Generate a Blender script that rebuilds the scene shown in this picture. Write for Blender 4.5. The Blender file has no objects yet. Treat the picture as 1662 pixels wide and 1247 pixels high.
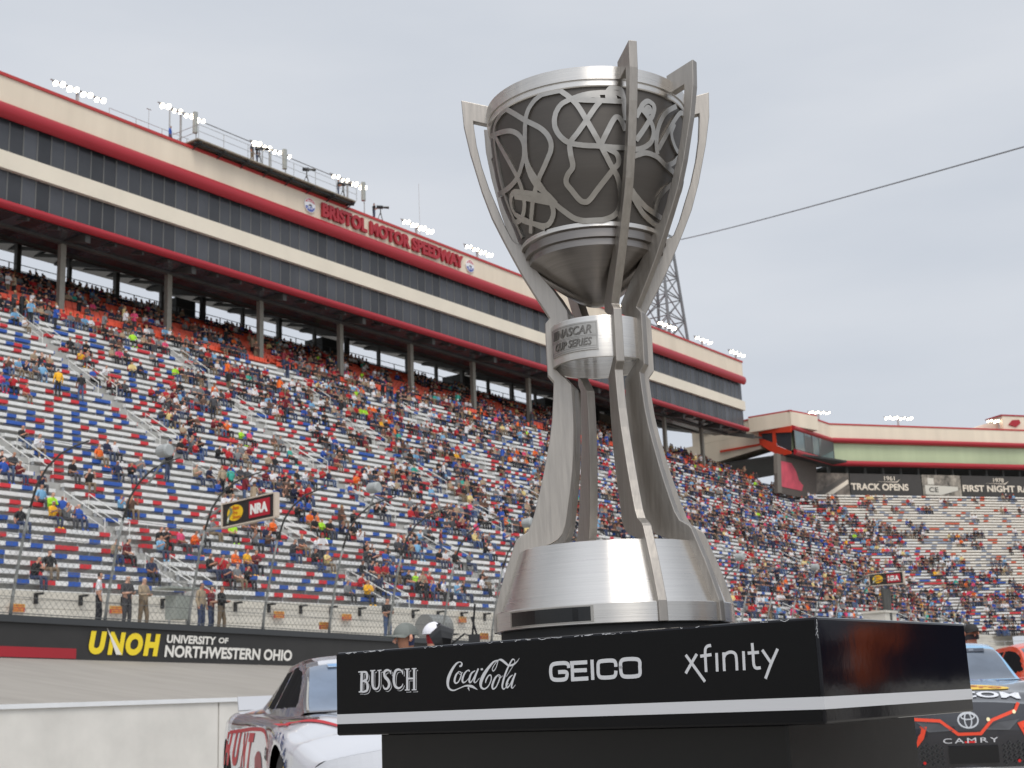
import bpy, bmesh, math, random
from mathutils import Vector, Matrix
random.seed(11)
SC = bpy.context.scene
COL = SC.collection
PI = math.pi
# ------------------------------------------------------------------ camera
FPX, PITCH, ROLL, EYE = 2200.0, .2289, .0412, 1.0      # focal length in photo pixels (1662 wide)
PW, PH = 1662.0, 1247.0
cp, sp = math.cos(PITCH), math.sin(PITCH)
FW = Vector((0, cp, sp)); _u = Vector((0, -sp, cp)); _r = Vector((1, 0, 0))
RT = math.cos(ROLL)*_r - math.sin(ROLL)*_u
UP = math.sin(ROLL)*_r + math.cos(ROLL)*_u
O = Vector((0, 0, EYE))
cam = bpy.data.cameras.new('camera'); co = bpy.data.objects.new('camera', cam); COL.objects.link(co)
co.matrix_world = Matrix(((RT.x, UP.x, -FW.x, 0), (RT.y, UP.y, -FW.y, 0), (RT.z, UP.z, -FW.z, EYE), (0, 0, 0, 1)))
cam.sensor_width = 36; cam.lens = 36*FPX/PW; cam.clip_start = .05; cam.clip_end = 3000
cam.dof.use_dof = True; cam.dof.focus_distance = 2.45; cam.dof.aperture_fstop = 17
SC.camera = co
# ------------------------------------------------------------------ sky and sun (bright overcast)
W = bpy.data.worlds.new('World'); SC.world = W; W.use_nodes = True
nt = W.node_tree; nt.nodes.clear()
def N(t, k, **kw):
    n = t.nodes.new(k)
    for a, b in kw.items():
        if a.startswith('i_'): n.inputs[a[2:].replace('_', ' ')].default_value = b
        else: setattr(n, a, b)
    return n
SUN_EL, SUN_AZ = math.radians(57), math.radians(160)   # azimuth clockwise from +Y; veiled sun to the right, a little behind the camera
sky = N(nt, 'ShaderNodeTexSky', sky_type='NISHITA'); sky.sun_disc = False
sky.sun_elevation = SUN_EL; sky.sun_rotation = SUN_AZ; sky.air_density = 1; sky.dust_density = 3
tc = N(nt, 'ShaderNodeTexCoord')
mp = N(nt, 'ShaderNodeMapping'); mp.inputs['Scale'].default_value = (1.1, 1.1, 4.2); mp.inputs['Rotation'].default_value = (.25, .1, .4)
nz = N(nt, 'ShaderNodeTexNoise'); nz.inputs['Scale'].default_value = 2.1; nz.inputs['Detail'].default_value = 5; nz.inputs['Roughness'].default_value = .5
cr = N(nt, 'ShaderNodeValToRGB')
e = cr.color_ramp.elements; e[0].position = .30; e[0].color = (.62, .665, .735, 1); e[1].position = .68; e[1].color = (.74, .77, .82, 1)
sk = N(nt, 'ShaderNodeMix', data_type='RGBA', blend_type='MULTIPLY'); sk.inputs[0].default_value = 1
sk.inputs[7].default_value = (.09, .09, .09, 1)
mx = N(nt, 'ShaderNodeMix', data_type='RGBA'); mx.inputs[0].default_value = .9
bg = N(nt, 'ShaderNodeBackground'); bg.inputs['Strength'].default_value = 1.0
ow = N(nt, 'ShaderNodeOutputWorld')
L = nt.links.new
L(tc.outputs['Generated'], mp.inputs['Vector']); L(mp.outputs['Vector'], nz.inputs['Vector']); L(nz.outputs['Fac'], cr.inputs['Fac'])
L(sky.outputs['Color'], sk.inputs[6]); L(sk.outputs[2], mx.inputs[6]); L(cr.outputs['Color'], mx.inputs[7])
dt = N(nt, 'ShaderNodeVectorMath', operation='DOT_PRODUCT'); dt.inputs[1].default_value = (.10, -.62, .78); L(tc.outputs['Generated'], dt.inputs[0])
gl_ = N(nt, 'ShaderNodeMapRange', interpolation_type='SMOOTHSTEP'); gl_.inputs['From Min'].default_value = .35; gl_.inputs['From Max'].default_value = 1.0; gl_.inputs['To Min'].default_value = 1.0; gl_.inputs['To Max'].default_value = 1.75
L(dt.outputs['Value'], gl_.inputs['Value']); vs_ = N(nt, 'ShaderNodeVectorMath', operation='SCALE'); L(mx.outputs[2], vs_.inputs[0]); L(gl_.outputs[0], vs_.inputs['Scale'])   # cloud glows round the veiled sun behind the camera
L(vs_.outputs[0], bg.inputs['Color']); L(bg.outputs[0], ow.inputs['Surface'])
sl = bpy.data.lights.new('sun', 'SUN'); sl.energy = 1.75; sl.angle = math.radians(26); sl.color = (1, .95, .87)
so = bpy.data.objects.new('sun', sl); COL.objects.link(so)
sd = Vector((math.sin(SUN_AZ)*math.cos(SUN_EL), math.cos(SUN_AZ)*math.cos(SUN_EL), math.sin(SUN_EL)))
so.rotation_euler = (-sd).to_track_quat('-Z', 'Y').to_euler(); so.location = (0, 0, 60)
SC.view_settings.view_transform = 'Standard'; SC.view_settings.look = 'None'; SC.view_settings.exposure = 0; SC.view_settings.gamma = 1
# ------------------------------------------------------------------ helpers
def ray(x, y): return FW + RT*((x-PW/2)/FPX) + UP*((PH/2-y)/FPX)
def on_plane(x, y, nn, P):
    d = ray(x, y); return O + d*((P-O.dot(nn))/d.dot(nn))
def on_y(x, y, Y): return on_plane(x, y, Vector((0, 1, 0)), Y)
def proj(q):
    q = q-O; d = q.dot(FW); return PW/2+FPX*q.dot(RT)/d, PH/2-FPX*q.dot(UP)/d
YAW = .6137
UA = Vector((math.sin(YAW), math.cos(YAW), 0)); NA = Vector((-math.cos(YAW), math.sin(YAW), 0))     # along / out from the front straight
UB = Vector((.94003, .34109, 0)); NB = Vector((-.34109, .94003, 0)); PB = 156.98                    # the same for the turn
def TA(s, P, z): return UA*s + NA*P + Vector((0, 0, z))
def TB(s, P, z): return UB*s + NB*P + Vector((0, 0, z))
def TW(x, y, z): return Vector((x, y, z))
def sA(x, y, P):
    q = on_plane(x, y, NA, P); return q.dot(UA), q.z
ROOTLOC = {}
def empty(name, loc, label=None, cat=None, group=None, rz=0):
    o = bpy.data.objects.new(name, None); COL.objects.link(o); o.location = loc; o.rotation_euler = (0, 0, rz); o.empty_display_size = .2
    tag(o, label, cat, group); return o
def tag(o, label=None, cat=None, group=None, kind=None):
    if label: o['label'] = label
    if cat: o['category'] = cat
    if group: o['group'] = group
    if kind: o['kind'] = kind
    return o
def lin(r, g, b):
    f = lambda v: ((v/255+.055)/1.055)**2.4 if v > 10 else v/255/12.92
    return (f(r), f(g), f(b), 1)
class MB:
    def __init__(s): s.v = []; s.f = []; s.c = []; s.m = []
    def add(s, vs, fs, c=None, m=0):
        k = len(s.v); s.v += [tuple(v) for v in vs]
        for f in fs: s.f.append([k+i for i in f]); s.c.append(c); s.m.append(m)
        return s
    def quad(s, a, b, c_, d, c=None, m=0): return s.add([a, b, c_, d], [(0, 1, 2, 3)], c, m)
    def box(s, T, a, b, c=None, m=0):
        vs = [T(x, y, z) for z in (a[2], b[2]) for y in (a[1], b[1]) for x in (a[0], b[0])]
        return s.add(vs, [(0, 2, 3, 1), (4, 5, 7, 6), (0, 1, 5, 4), (2, 6, 7, 3), (0, 4, 6, 2), (1, 3, 7, 5)], c, m)
    def tube(s, pts, r, n=8, c=None, m=0, caps=True):
        pts = [Vector(p) for p in pts]; rs = r if isinstance(r, (list, tuple)) else [r]*len(pts)
        vs = []; prev = None
        for i, p in enumerate(pts):
            t = (pts[min(i+1, len(pts)-1)]-pts[max(i-1, 0)]).normalized()
            if prev is None: a = t.orthogonal().normalized()
            else: a = (prev - t*prev.dot(t)).normalized()
            prev = a; b = t.cross(a)
            vs += [p+(a*math.cos(2*PI*k/n)+b*math.sin(2*PI*k/n))*rs[i] for k in range(n)]
        fs = [(i*n+k, i*n+(k+1) % n, (i+1)*n+(k+1) % n, (i+1)*n+k) for i in range(len(pts)-1) for k in range(n)]
        if caps: fs += [tuple(range(n-1, -1, -1)), tuple((len(pts)-1)*n+k for k in range(n))]
        return s.add(vs, fs, c, m)
    def lathe(s, prof, n=64, cen=(0, 0, 0), c=None, m=0, a0=0, a1=2*PI):
        full = abs(a1-a0-2*PI) < 1e-6; cols = n if full else n+1; vs = []
        for r, z in prof:
            for k in range(cols):
                a = a0+(a1-a0)*k/n; vs.append((cen[0]+r*math.sin(a), cen[1]-r*math.cos(a), cen[2]+z))
        fs = []
        for i in range(len(prof)-1):
            for k in range(n):
                k2 = (k+1) % cols; fs.append((i*cols+k, i*cols+k2, (i+1)*cols+k2, (i+1)*cols+k))
        return s.add(vs, fs, c, m)
    def prism(s, T, poly, d0, d1, c=None, m=0):
        """poly in (a, b); T(a, b, d)"""
        n = len(poly); vs = [T(a, b, d0) for a, b in poly]+[T(a, b, d1) for a, b in poly]
        return s.add(vs, [tuple(range(n-1, -1, -1)), tuple(range(n, 2*n))]+[(i, (i+1) % n, n+(i+1) % n, n+i) for i in range(n)], c, m)
    def build(s, name, mats, parent=None, smooth=False, fix=True, bevel=0, loc=None):
        me = bpy.data.meshes.new(name)
        off = parent.matrix_basis.copy() if parent and parent.type == 'EMPTY' else None
        root = parent
        if off is None and parent is not None: off = Matrix.Translation(Vector(ROOTLOC.get(parent.name, (0, 0, 0))))
        if loc is not None: off = Matrix.Translation(Vector(loc))
        vs = s.v
        if off is not None:
            inv = off.inverted(); vs = [tuple(inv @ Vector(v)) for v in vs]
        me.from_pydata(vs, [], s.f)
        for m in (mats if isinstance(mats, (list, tuple)) else [mats]): me.materials.append(m)
        if any(s.m): me.polygons.foreach_set('material_index', s.m)
        if any(c is not None for c in s.c):
            at = me.color_attributes.new('Col', 'FLOAT_COLOR', 'CORNER'); buf = []
            for f, c in zip(s.f, s.c): buf += list(c or (1, 1, 1, 1))*len(f)
            at.data.foreach_set('color', buf)
        if fix:
            bm = bmesh.new(); bm.from_mesh(me); bmesh.ops.recalc_face_normals(bm, faces=bm.faces); bm.to_mesh(me); bm.free()
        if smooth: me.polygons.foreach_set('use_smooth', [True]*len(me.polygons))
        me.update()
        o = bpy.data.objects.new(name, me); COL.objects.link(o)
        if parent is not None:
            o.parent = parent; ROOTLOC[o.name] = off.translation.copy()
            if parent.type != 'EMPTY': pass
        elif loc is not None: o.location = loc
        if bevel:
            bv = o.modifiers.new('bevel', 'BEVEL'); bv.width = bevel; bv.segments = 2; bv.limit_method = 'ANGLE'; bv.angle_limit = .6; bv.harden_normals = False
        return o
def smooth_by_angle(o, ang=.6):
    me = o.data; bm = bmesh.new(); bm.from_mesh(me)
    for f in bm.faces: f.smooth = True
    for ed in bm.edges:
        if len(ed.link_faces) == 2 and ed.calc_face_angle(0) > ang: ed.smooth = False
    bm.to_mesh(me); bm.free(); return o
# ------------------------------------------------------------------ materials
MATS = {}
ALONG = (0, 0, -(PI/2-YAW))
def mat(name, col=(.5, .5, .5), rough=.6, metal=0, spec=.5, noise=0, nscale=4, bump=0, attr=None, emit=0, coat=0, aniso=0, tangent=None, stretch=(1, 1, 1), rvar=0, alpha=None, rot=(0, 0, 0)):
    if name in MATS: return MATS[name]
    m = bpy.data.materials.new(name); m.use_nodes = True; t = m.node_tree; b = t.nodes['Principled BSDF']; MATS[name] = m
    c = tuple(col)[:3]+(1,)
    b.inputs['Base Color'].default_value = c; b.inputs['Roughness'].default_value = rough; b.inputs['Metallic'].default_value = metal
    b.inputs['Specular IOR Level'].default_value = spec
    if coat: b.inputs['Coat Weight'].default_value = coat; b.inputs['Coat Roughness'].default_value = .05
    if aniso:
        b.inputs['Anisotropic'].default_value = aniso; b.inputs['Anisotropic Rotation'].default_value = .25
        if tangent:
            tg = N(t, 'ShaderNodeTangent', direction_type='RADIAL', axis=tangent); t.links.new(tg.outputs[0], b.inputs['Tangent'])
    src = None
    if attr:
        a = N(t, 'ShaderNodeAttribute', attribute_name=attr); src = a.outputs['Color']
    if noise or bump or rvar:
        tx = N(t, 'ShaderNodeTexCoord'); mpn = N(t, 'ShaderNodeMapping'); mpn.inputs['Scale'].default_value = stretch; mpn.inputs['Rotation'].default_value = rot
        nn = N(t, 'ShaderNodeTexNoise'); nn.inputs['Scale'].default_value = nscale; nn.inputs['Detail'].default_value = 6; nn.inputs['Roughness'].default_value = .6
        t.links.new(tx.outputs['Object'], mpn.inputs[0]); t.links.new(mpn.outputs[0], nn.inputs['Vector'])
        if noise:
            mr = N(t, 'ShaderNodeMapRange'); mr.inputs['From Min'].default_value = .3; mr.inputs['From Max'].default_value = .7
            mr.inputs['To Min'].default_value = 1-noise; mr.inputs['To Max'].default_value = 1+noise*.6
            t.links.new(nn.outputs['Fac'], mr.inputs['Value'])
            mm = N(t, 'ShaderNodeMix', data_type='RGBA', blend_type='MULTIPLY'); mm.inputs[0].default_value = 1
            if src: t.links.new(src, mm.inputs[6])
            else: mm.inputs[6].default_value = c
            cc = N(t, 'ShaderNodeCombineColor')
            for q in range(3): t.links.new(mr.outputs[0], cc.inputs[q])
            t.links.new(cc.outputs[0], mm.inputs[7]); src = mm.outputs[2]
        if rvar:
            m2 = N(t, 'ShaderNodeMapRange'); m2.inputs['To Min'].default_value = rough-rvar; m2.inputs['To Max'].default_value = rough+rvar
            t.links.new(nn.outputs['Fac'], m2.inputs['Value']); t.links.new(m2.outputs[0], b.inputs['Roughness'])
        if bump:
            bp = N(t, 'ShaderNodeBump'); bp.inputs['Strength'].default_value = bump; bp.inputs['Distance'].default_value = .02
            t.links.new(nn.outputs['Fac'], bp.inputs['Height']); t.links.new(bp.outputs[0], b.inputs['Normal'])
    if src: t.links.new(src, b.inputs['Base Color'])
    if emit:
        b.inputs['Emission Color'].default_value = c; b.inputs['Emission Strength'].default_value = emit
    if alpha is not None: b.inputs['Alpha'].default_value = alpha
    return m
M_ = mat
cream = M_('cream_panel', lin(219, 206, 186), .6, noise=.09, nscale=.5, stretch=(1, 1, .12))
cream_lo = M_('cream_band', lin(222, 213, 195), .55, noise=.07, nscale=.3)
redpaint = M_('red_paint', lin(160, 30, 42), .38, noise=.06, nscale=.4)
redtrim = M_('red_trim', lin(176, 52, 50), .5)
glassdk = M_('tinted_glass', (.05, .053, .06), .25, spec=.45, noise=.25, nscale=.22, rvar=.05)
_t = glassdk.node_tree; _b = _t.nodes['Principled BSDF']; _tc = N(_t, 'ShaderNodeTexCoord'); _m = N(_t, 'ShaderNodeMapping'); _m.inputs['Rotation'].default_value = ALONG; _m.inputs['Scale'].default_value = (1, 1, 1)
_s = N(_t, 'ShaderNodeSeparateXYZ'); _d = N(_t, 'ShaderNodeMath', operation='DIVIDE'); _d.inputs[1].default_value = 1.08; _f = N(_t, 'ShaderNodeMath', operation='FLOOR'); _z = N(_t, 'ShaderNodeMath', operation='GREATER_THAN'); _z.inputs[1].default_value = 3
_c = N(_t, 'ShaderNodeCombineXYZ'); _w = N(_t, 'ShaderNodeTexWhiteNoise', noise_dimensions='3D'); _r2 = N(_t, 'ShaderNodeMapRange'); _r2.inputs['To Min'].default_value = .62; _r2.inputs['To Max'].default_value = 1.5
_l = _t.links.new; _l(_tc.outputs['Object'], _m.inputs[0]); _l(_m.outputs[0], _s.inputs[0]); _l(_s.outputs[0], _d.inputs[0]); _l(_d.outputs[0], _f.inputs[0]); _l(_s.outputs[2], _z.inputs[0]); _l(_f.outputs[0], _c.inputs[0]); _l(_z.outputs[0], _c.inputs[1]); _l(_c.outputs[0], _w.inputs['Vector']); _l(_w.outputs['Value'], _r2.inputs[0])
_vm = N(_t, 'ShaderNodeVectorMath', operation='SCALE'); _l(_b.inputs['Base Color'].links[0].from_socket, _vm.inputs[0]); _l(_r2.outputs[0], _vm.inputs['Scale']); _l(_vm.outputs[0], _b.inputs['Base Color'])   # each pane a little different
mullion = M_('dark_mullion', (.03, .03, .034), .4)
steel = M_('galvanised_steel', (.38, .385, .38), .5, metal=.35, noise=.12, nscale=3)
darksteel = M_('dark_steel', (.075, .075, .07), .6, noise=.3, nscale=.6)
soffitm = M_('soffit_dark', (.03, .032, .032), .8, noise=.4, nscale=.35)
concrete = M_('concrete', lin(186, 180, 170), .85, noise=.14, nscale=1.2, bump=.1)
siding = M_('white_siding', lin(206, 202, 192), .6, noise=.12, nscale=.7, stretch=(1, 1, 6))
asphalt = M_('asphalt', lin(152, 147, 140), .85, noise=.11, nscale=1.6, bump=.1, stretch=(.12, 1, 1), rot=ALONG)
alum = M_('aluminium_deck', lin(168, 167, 163), .55, noise=.2, nscale=1.5)
seatm = M_('bench_paint', (1, 1, 1), .45, attr='Col', noise=.12, nscale=2.5)
white = M_('white_metal', lin(215, 215, 210), .45, noise=.08, nscale=2)
blackm = M_('black_paint', (.012, .012, .013), .35)
lampm = M_('lamp_light', (1, .90, .70), .5, emit=9)
lampbody = M_('lamp_housing', (.12, .12, .12), .5)
colm = M_('painted_colour', (1, 1, 1), .5, attr='Col')
colg = M_('gloss_colour', (1, 1, 1), .25, attr='Col', coat=.6)
rubber = M_('rubber', (.015, .015, .015), .7)
# ------------------------------------------------------------------ lettering
def text_geo(s, bold=.0, shear=0, spacing=1):
    """flat outline of a string in the built-in font as (verts2d, faces), normalised to a unit box with its aspect"""
    cu = bpy.data.curves.new('t', 'FONT'); cu.body = s; cu.fill_mode = 'FRONT'; cu.resolution_u = 4; cu.offset = bold; cu.shear = shear; cu.space_character = spacing
    ob = bpy.data.objects.new('t', cu); COL.objects.link(ob)
    dg = bpy.context.evaluated_depsgraph_get(); me = ob.evaluated_get(dg).to_mesh()
    vs = [(v.co.x, v.co.y) for v in me.vertices]; fs = [tuple(p.vertices) for p in me.polygons]
    ob.evaluated_get(dg).to_mesh_clear(); bpy.data.objects.remove(ob); bpy.data.curves.remove(cu)
    x0 = min(v[0] for v in vs); x1 = max(v[0] for v in vs); y0 = min(v[1] for v in vs); y1 = max(v[1] for v in vs)
    return [((v[0]-x0)/(x1-x0), (v[1]-y0)/(y1-y0)) for v in vs], fs
def put_text(mb, s, T, a0, a1, b0, b1, d, thick=0, bold=.012, shear=0, spacing=1, c=None, m=0):
    """letters filling the box a0..a1, b0..b1 of the surface T(a, b, depth), proud by d"""
    vs, fs = text_geo(s, bold, shear, spacing)
    P = [(a0+(a1-a0)*x, b0+(b1-b0)*y) for x, y in vs]
    mb.add([T(a, b, d+thick) for a, b in P], fs, c, m)
    if thick:
        ed = {}
        for f in fs:
            for i in range(len(f)):
                k = (f[i], f[(i+1) % len(f)]); ed[k] = 1
        for (i, j) in list(ed):
            if (j, i) not in ed:
                mb.add([T(*P[i], d+thick), T(*P[j], d+thick), T(*P[j], d), T(*P[i], d)], [(0, 1, 2, 3)], c, m)
def catmull(pts, n=6, closed=False):
    if len(pts) < 3: return list(pts)
    out = []; L_ = len(pts)
    g = (lambda i: pts[i % L_]) if closed else (lambda i: pts[min(max(i, 0), L_-1)])
    for i in range(L_ if closed else L_-1):
        p = [g(i-1), g(i), g(i+1), g(i+2)]
        for k in range(n):
            t = k/n
            out.append(tuple(.5*((2*p[1][j])+(-p[0][j]+p[2][j])*t+(2*p[0][j]-5*p[1][j]+4*p[2][j]-p[3][j])*t*t+(-p[0][j]+3*p[1][j]-3*p[2][j]+p[3][j])*t**3) for j in range(len(p[0]))))
    if not closed: out.append(tuple(pts[-1]))
    return out
def ribbon(mb, pts, w, T, d, closed=False, curve=True, c=None, m=0, n=6, grow=0):
    """pen stroke in 2-D (pts may carry their own width as third value) laid on T(a, b, depth)"""
    P = [p if len(p) > 2 else (p[0], p[1], w) for p in pts]
    if curve: P = catmull(P, n, closed)
    k = len(P); vs = []
    for i in range(k):
        a = P[(i-1) % k] if closed or i > 0 else P[i]; b = P[(i+1) % k] if closed or i < k-1 else P[i]
        tx, ty = b[0]-a[0], b[1]-a[1]; l = math.hypot(tx, ty) or 1; nx, ny = -ty/l, tx/l; h = P[i][2]/2+grow
        vs += [T(P[i][0]+nx*h, P[i][1]+ny*h, d), T(P[i][0]-nx*h, P[i][1]-ny*h, d)]
    fs = [(2*i, 2*i+1, (2*i+3) % (2*k), (2*i+2) % (2*k)) for i in range(k if closed else k-1)]
    mb.add(vs, fs, c, m)
# ================================================================== TROPHY
C0 = Vector((.1688, 2.5, 0))
brushA = M_('brushed_steel_turned', (.66, .635, .60), .29, metal=1, aniso=.95, tangent='Z', noise=.10, nscale=3, stretch=(2, 2, 140), rvar=.06, bump=.03)
brushB = M_('brushed_steel_plate', (.37, .342, .31), .46, metal=1, noise=.14, nscale=6, stretch=(24, 24, 2), rvar=.09, bump=.05)
brushD = M_('dark_bronzed_steel', (.105, .095, .086), .5, metal=.7, aniso=.4, tangent='Z', noise=.07, nscale=4, stretch=(1.5, 1.5, 40), rvar=.03)
brushT = M_('brushed_track_line', (.42, .40, .37), .38, metal=1, noise=.15, nscale=30, rvar=.08)
bowlM = M_('bowl_steel', (.27, .25, .235), .33, metal=1, aniso=.6, tangent='Z', noise=.12, nscale=4, stretch=(2, 2, 90), rvar=.05)
blackpl = M_('black_display', (.006, .006, .006), .12)
engr = M_('engraved_steel', (.20, .19, .175), .45, metal=1)
trophy = empty('trophy', C0+Vector((0, 0, 1.0985)), 'tall brushed steel racing cup with six curved legs standing on the black plinth', 'trophy')
def TC(a, z, r): return Vector((C0.x+r*math.sin(a), C0.y-r*math.cos(a), z))     # cylinder wrap
cen = (C0.x, C0.y, 0)
CUPW = [(.1915, 2.093), (.1912, 2.07), (.1885, 2.035), (.1845, 2.00), (.1775, 1.965), (.170, 1.938), (.158, 1.907), (.147, 1.878), (.138, 1.850)]
def cup_r(z):
    for (r0, z0), (r1, z1) in zip(CUPW, CUPW[1:]):
        if z <= z0 and z >= z1: return r1+(r0-r1)*(z-z1)/(z0-z1)
    return CUPW[0][0] if z > CUPW[0][1] else CUPW[-1][0]
m = MB(); m.lathe([(r, z) for r, z in catmull(CUPW, 4)]+[(.130, 1.85), (.150, 1.91), (.176, 2.0), (.184, 2.09)], 96, cen)
cup = smooth_by_angle(m.build('cup_wall', brushD, trophy))
m = MB(); m.lathe([(.1976, 2.1318), (.1976, 2.1066), (.1945, 2.1060), (.1945, 2.1030), (.1962, 2.1026), (.1962, 2.0945), (.1950, 2.0925), (.1905, 2.0925), (.186, 2.095), (.186, 2.1318), (.1976, 2.1318)], 128, cen)
smooth_by_angle(m.build('rim', brushA, trophy), .5)
m = MB(); m.lathe([(.128, 1.852), (.1388, 1.8503), (.1396, 1.8495), (.1396, 1.8412), (.1372, 1.8400), (.1340, 1.8392), (.1330, 1.8240), (.1262, 1.8225), (.1255, 1.8105), (.119, 1.8060), (.1065, 1.7960), (.0925, 1.7825), (.073, 1.7665), (.052, 1.7500), (.035, 1.7385), (.021, 1.7315), (.010, 1.7285), (.0001, 1.7278)], 96, cen)
smooth_by_angle(m.build('bowl', bowlM, trophy), .45)
m = MB(); m.lathe([(.1402, 1.8497), (.1402, 1.8418), (.1392, 1.8414), (.1392, 1.8502), (.1402, 1.8497)], 128, cen)
smooth_by_angle(m.build('bowl_ring', brushA, trophy), .5)
# circuit outlines around the cup: pixel paths on the near side thrown onto the cup surface, repeated on the far side
def on_cup(x, y):
    d = ray(x, y); t = None; st = 1.9/d.y
    for k in range(900):
        q = O+d*(st+k*.0009)
        if math.hypot(q.x-C0.x, q.y-C0.y) <= cup_r(q.z): t = q; break
    if t is None: return None
    return (math.atan2(t.x-C0.x, -(t.y-C0.y)), min(t.z, 2.0905))
TRK = [
 [(640,350),(700,395),(745,445),(790,520),(830,590),(870,665),(930,785),(965,850),(980,920),(985,1000),(960,1060),(900,1095),(800,1105),(730,1092),(670,1052),(620,1010),(570,955),(520,880),(470,800),(450,740),(443,640),(445,540),(458,470),(500,405),(565,362),(640,350)],
 [(705,400),(650,430),(618,480),(610,540),(625,590),(660,632),(700,655),(770,668),(860,672),(940,680),(1012,683)],
 [(705,400),(760,380),(820,368),(900,363),(960,366),(1000,385)],
 [(720,403),(800,408),(870,410),(990,415)],
 [(880,402),(840,450),(790,525),(745,590),(700,655),(702,720),(714,790),(685,840),(678,885),(710,930),(750,980),(778,996),(808,985),(860,915),(940,810),(972,770),(962,720),(915,690),(872,668)],
 [(872,665),(905,595),(945,518),(968,505),(990,530),(1012,585)],
 [(912,400),(913,355),(940,335),(982,345),(1000,400),(1006,470),(1012,525)],
 [(915,398),(935,378),(950,395),(930,402),(915,398)],
 [(770,395),(810,380),(850,382),(852,400)],
 [(1070,505),(1096,455),(1112,428),(1140,413),(1172,440),(1166,490),(1140,535),(1095,605),(1070,640)],
 [(1104,462),(1128,488),(1158,540),(1170,590),(1160,640),(1130,672),(1085,690),(1050,688)],
 [(1118,470),(1140,448),(1150,468),(1132,482)],
 [(1050,735),(1085,722),(1130,712),(1190,735),(1240,785),(1275,815),(1305,850)],
 [(1192,720),(1186,640),(1200,555),(1238,480),(1300,440)],
 [(1196,690),(1240,610),(1290,520),(1325,478),(1350,505),(1362,560)],
 [(1290,540),(1272,600),(1290,670),(1318,715),(1345,740)],
 [(1240,785),(1285,765),(1320,715),(1350,650),(1362,600)],
 [(1045,925),(1072,965),(1120,1020),(1170,1058),(1222,1095)],
 [(1045,950),(1072,1000),(1110,1062),(1160,1112),(1190,1130)],
 [(1300,870),(1235,925),(1192,990),(1178,1060)],
 [(335,455),(385,485),(440,520),(530,568),(578,620),(592,680),(570,750),(520,868),(492,980),(482,1080),(478,1175)],
 [(248,612),(300,592),(360,583),(410,608),(436,660),(436,740),(402,850),(355,908),(300,945),(280,955)],
 [(270,600),(292,650),(340,738),(400,850),(430,930),(442,1010),(430,1080),(400,1108),(372,1095)],
 [(335,455),(295,500),(268,560),(268,640),(285,770),(312,900),(345,1000),(390,1110),(430,1200)],
 [(448,745),(470,830),(510,900),(570,950),(620,1005)],
 [(365,965),(385,935),(430,938),(500,950),(560,970),(596,1010),(606,1060),(590,1110),(558,1132),(500,1120),(430,1098),(385,1055),(365,1005),(365,965)],
 [(385,962),(450,972),(540,990),(590,1000)], [(385,1060),(450,1098),(545,1140),(600,1160)],
]
m = MB()
def TS(a, z, d): r = cup_r(z)+d; return Vector((C0.x+r*math.sin(a), C0.y-r*math.cos(a), z))
for p in TRK:
    q = [on_cup(730+x/3.563, 50+y/3.563) for x, y in catmull(p, 8)]
    q = [v for v in q if v and v[1] > 1.851]
    if len(q) < 3: continue
    for da in (0, PI):
        arc = [(a+da, z) for a, z in q]; k = len(arc); vs = []
        for i in range(k):
            a, b = arc[max(i-1, 0)], arc[min(i+1, k-1)]; R_ = cup_r(arc[i][1])
            tx, ty = (b[0]-a[0])*R_, b[1]-a[1]; l = math.hypot(tx, ty) or 1; nx, ny = -ty/l, tx/l; h = .0048
            for s_, d in ((1, 0), (1, .0042), (-1, .0042), (-1, 0)):
                vs.append(TS(arc[i][0]+s_*nx*h/R_, arc[i][1]+s_*ny*h, d))
        m.add(vs, [(4*i+j, 4*i+j+1, 4*i+5+j, 4*i+4+j) for i in range(k-1) for j in range(3)])
m.build('circuit_outline', brushT, cup)
# legs
LEG = [(.2465, 2.1615), (.2435, 2.110), (.2325, 2.050), (.2125, 1.970), (.195, 1.915), (.177, 1.8735), (.158, 1.832), (.138, 1.790), (.115, 1.748), (.0915, 1.7065), (.1008, 1.6955), (.1012, 1.655), (.1005, 1.595), (.0900, 1.5815),
       (.0925, 1.548), (.0965, 1.508), (.1025, 1.472), (.1095, 1.440), (.1175, 1.405), (.1265, 1.371), (.1345, 1.343), (.1430, 1.316), (.1515, 1.300), (.1690, 1.289), (.1740, 1.2835), (.184, 1.257), (.196, 1.226), (.207, 1.192), (.2185, 1.153), (.2195, 1.1178),
       (.150, 1.1178), (.150, 1.258), (.146, 1.266), (.128, 1.2705), (.110, 1.2760), (.096, 1.2835), (.0865, 1.294), (.0800, 1.312), (.0755, 1.335), (.0690, 1.370), (.0630, 1.410), (.0585, 1.450), (.0560, 1.500), (.0558, 1.540), (.0565, 1.574), (.0870, 1.6075), (.0870, 1.683), (.0745, 1.6890), (.0560, 1.7015), (.0575, 1.7205), (.0810, 1.7600), (.1095, 1.7985), (.1290, 1.8310), (.1360, 1.8420),
       (.1375, 1.8562), (.1500, 1.8592), (.1562, 1.8655), (.1702, 1.8965), (.1830, 1.9330), (.1975, 1.973), (.2105, 2.020), (.2190, 2.064), (.2236, 2.1085), (.2240, 2.1160), (.1880, 2.1060), (.1880, 2.1455)]
TH = .0165
m = MB(); m.prism(lambda a, b, d: Vector((d, -a, b-1.0985)), LEG, -TH/2, TH/2)
leg0 = m.build('leg', brushB, None, bevel=.0013)
leg0.parent = trophy
AZ = [18.2, 54.8, 91.5, 198.2, 234.8, 270.5]
for i, a in enumerate(AZ):
    o = leg0 if i == 0 else leg0.copy()
    if i: COL.objects.link(o); o.parent = trophy
    o.rotation_euler = (0, 0, math.radians(a))
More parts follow.
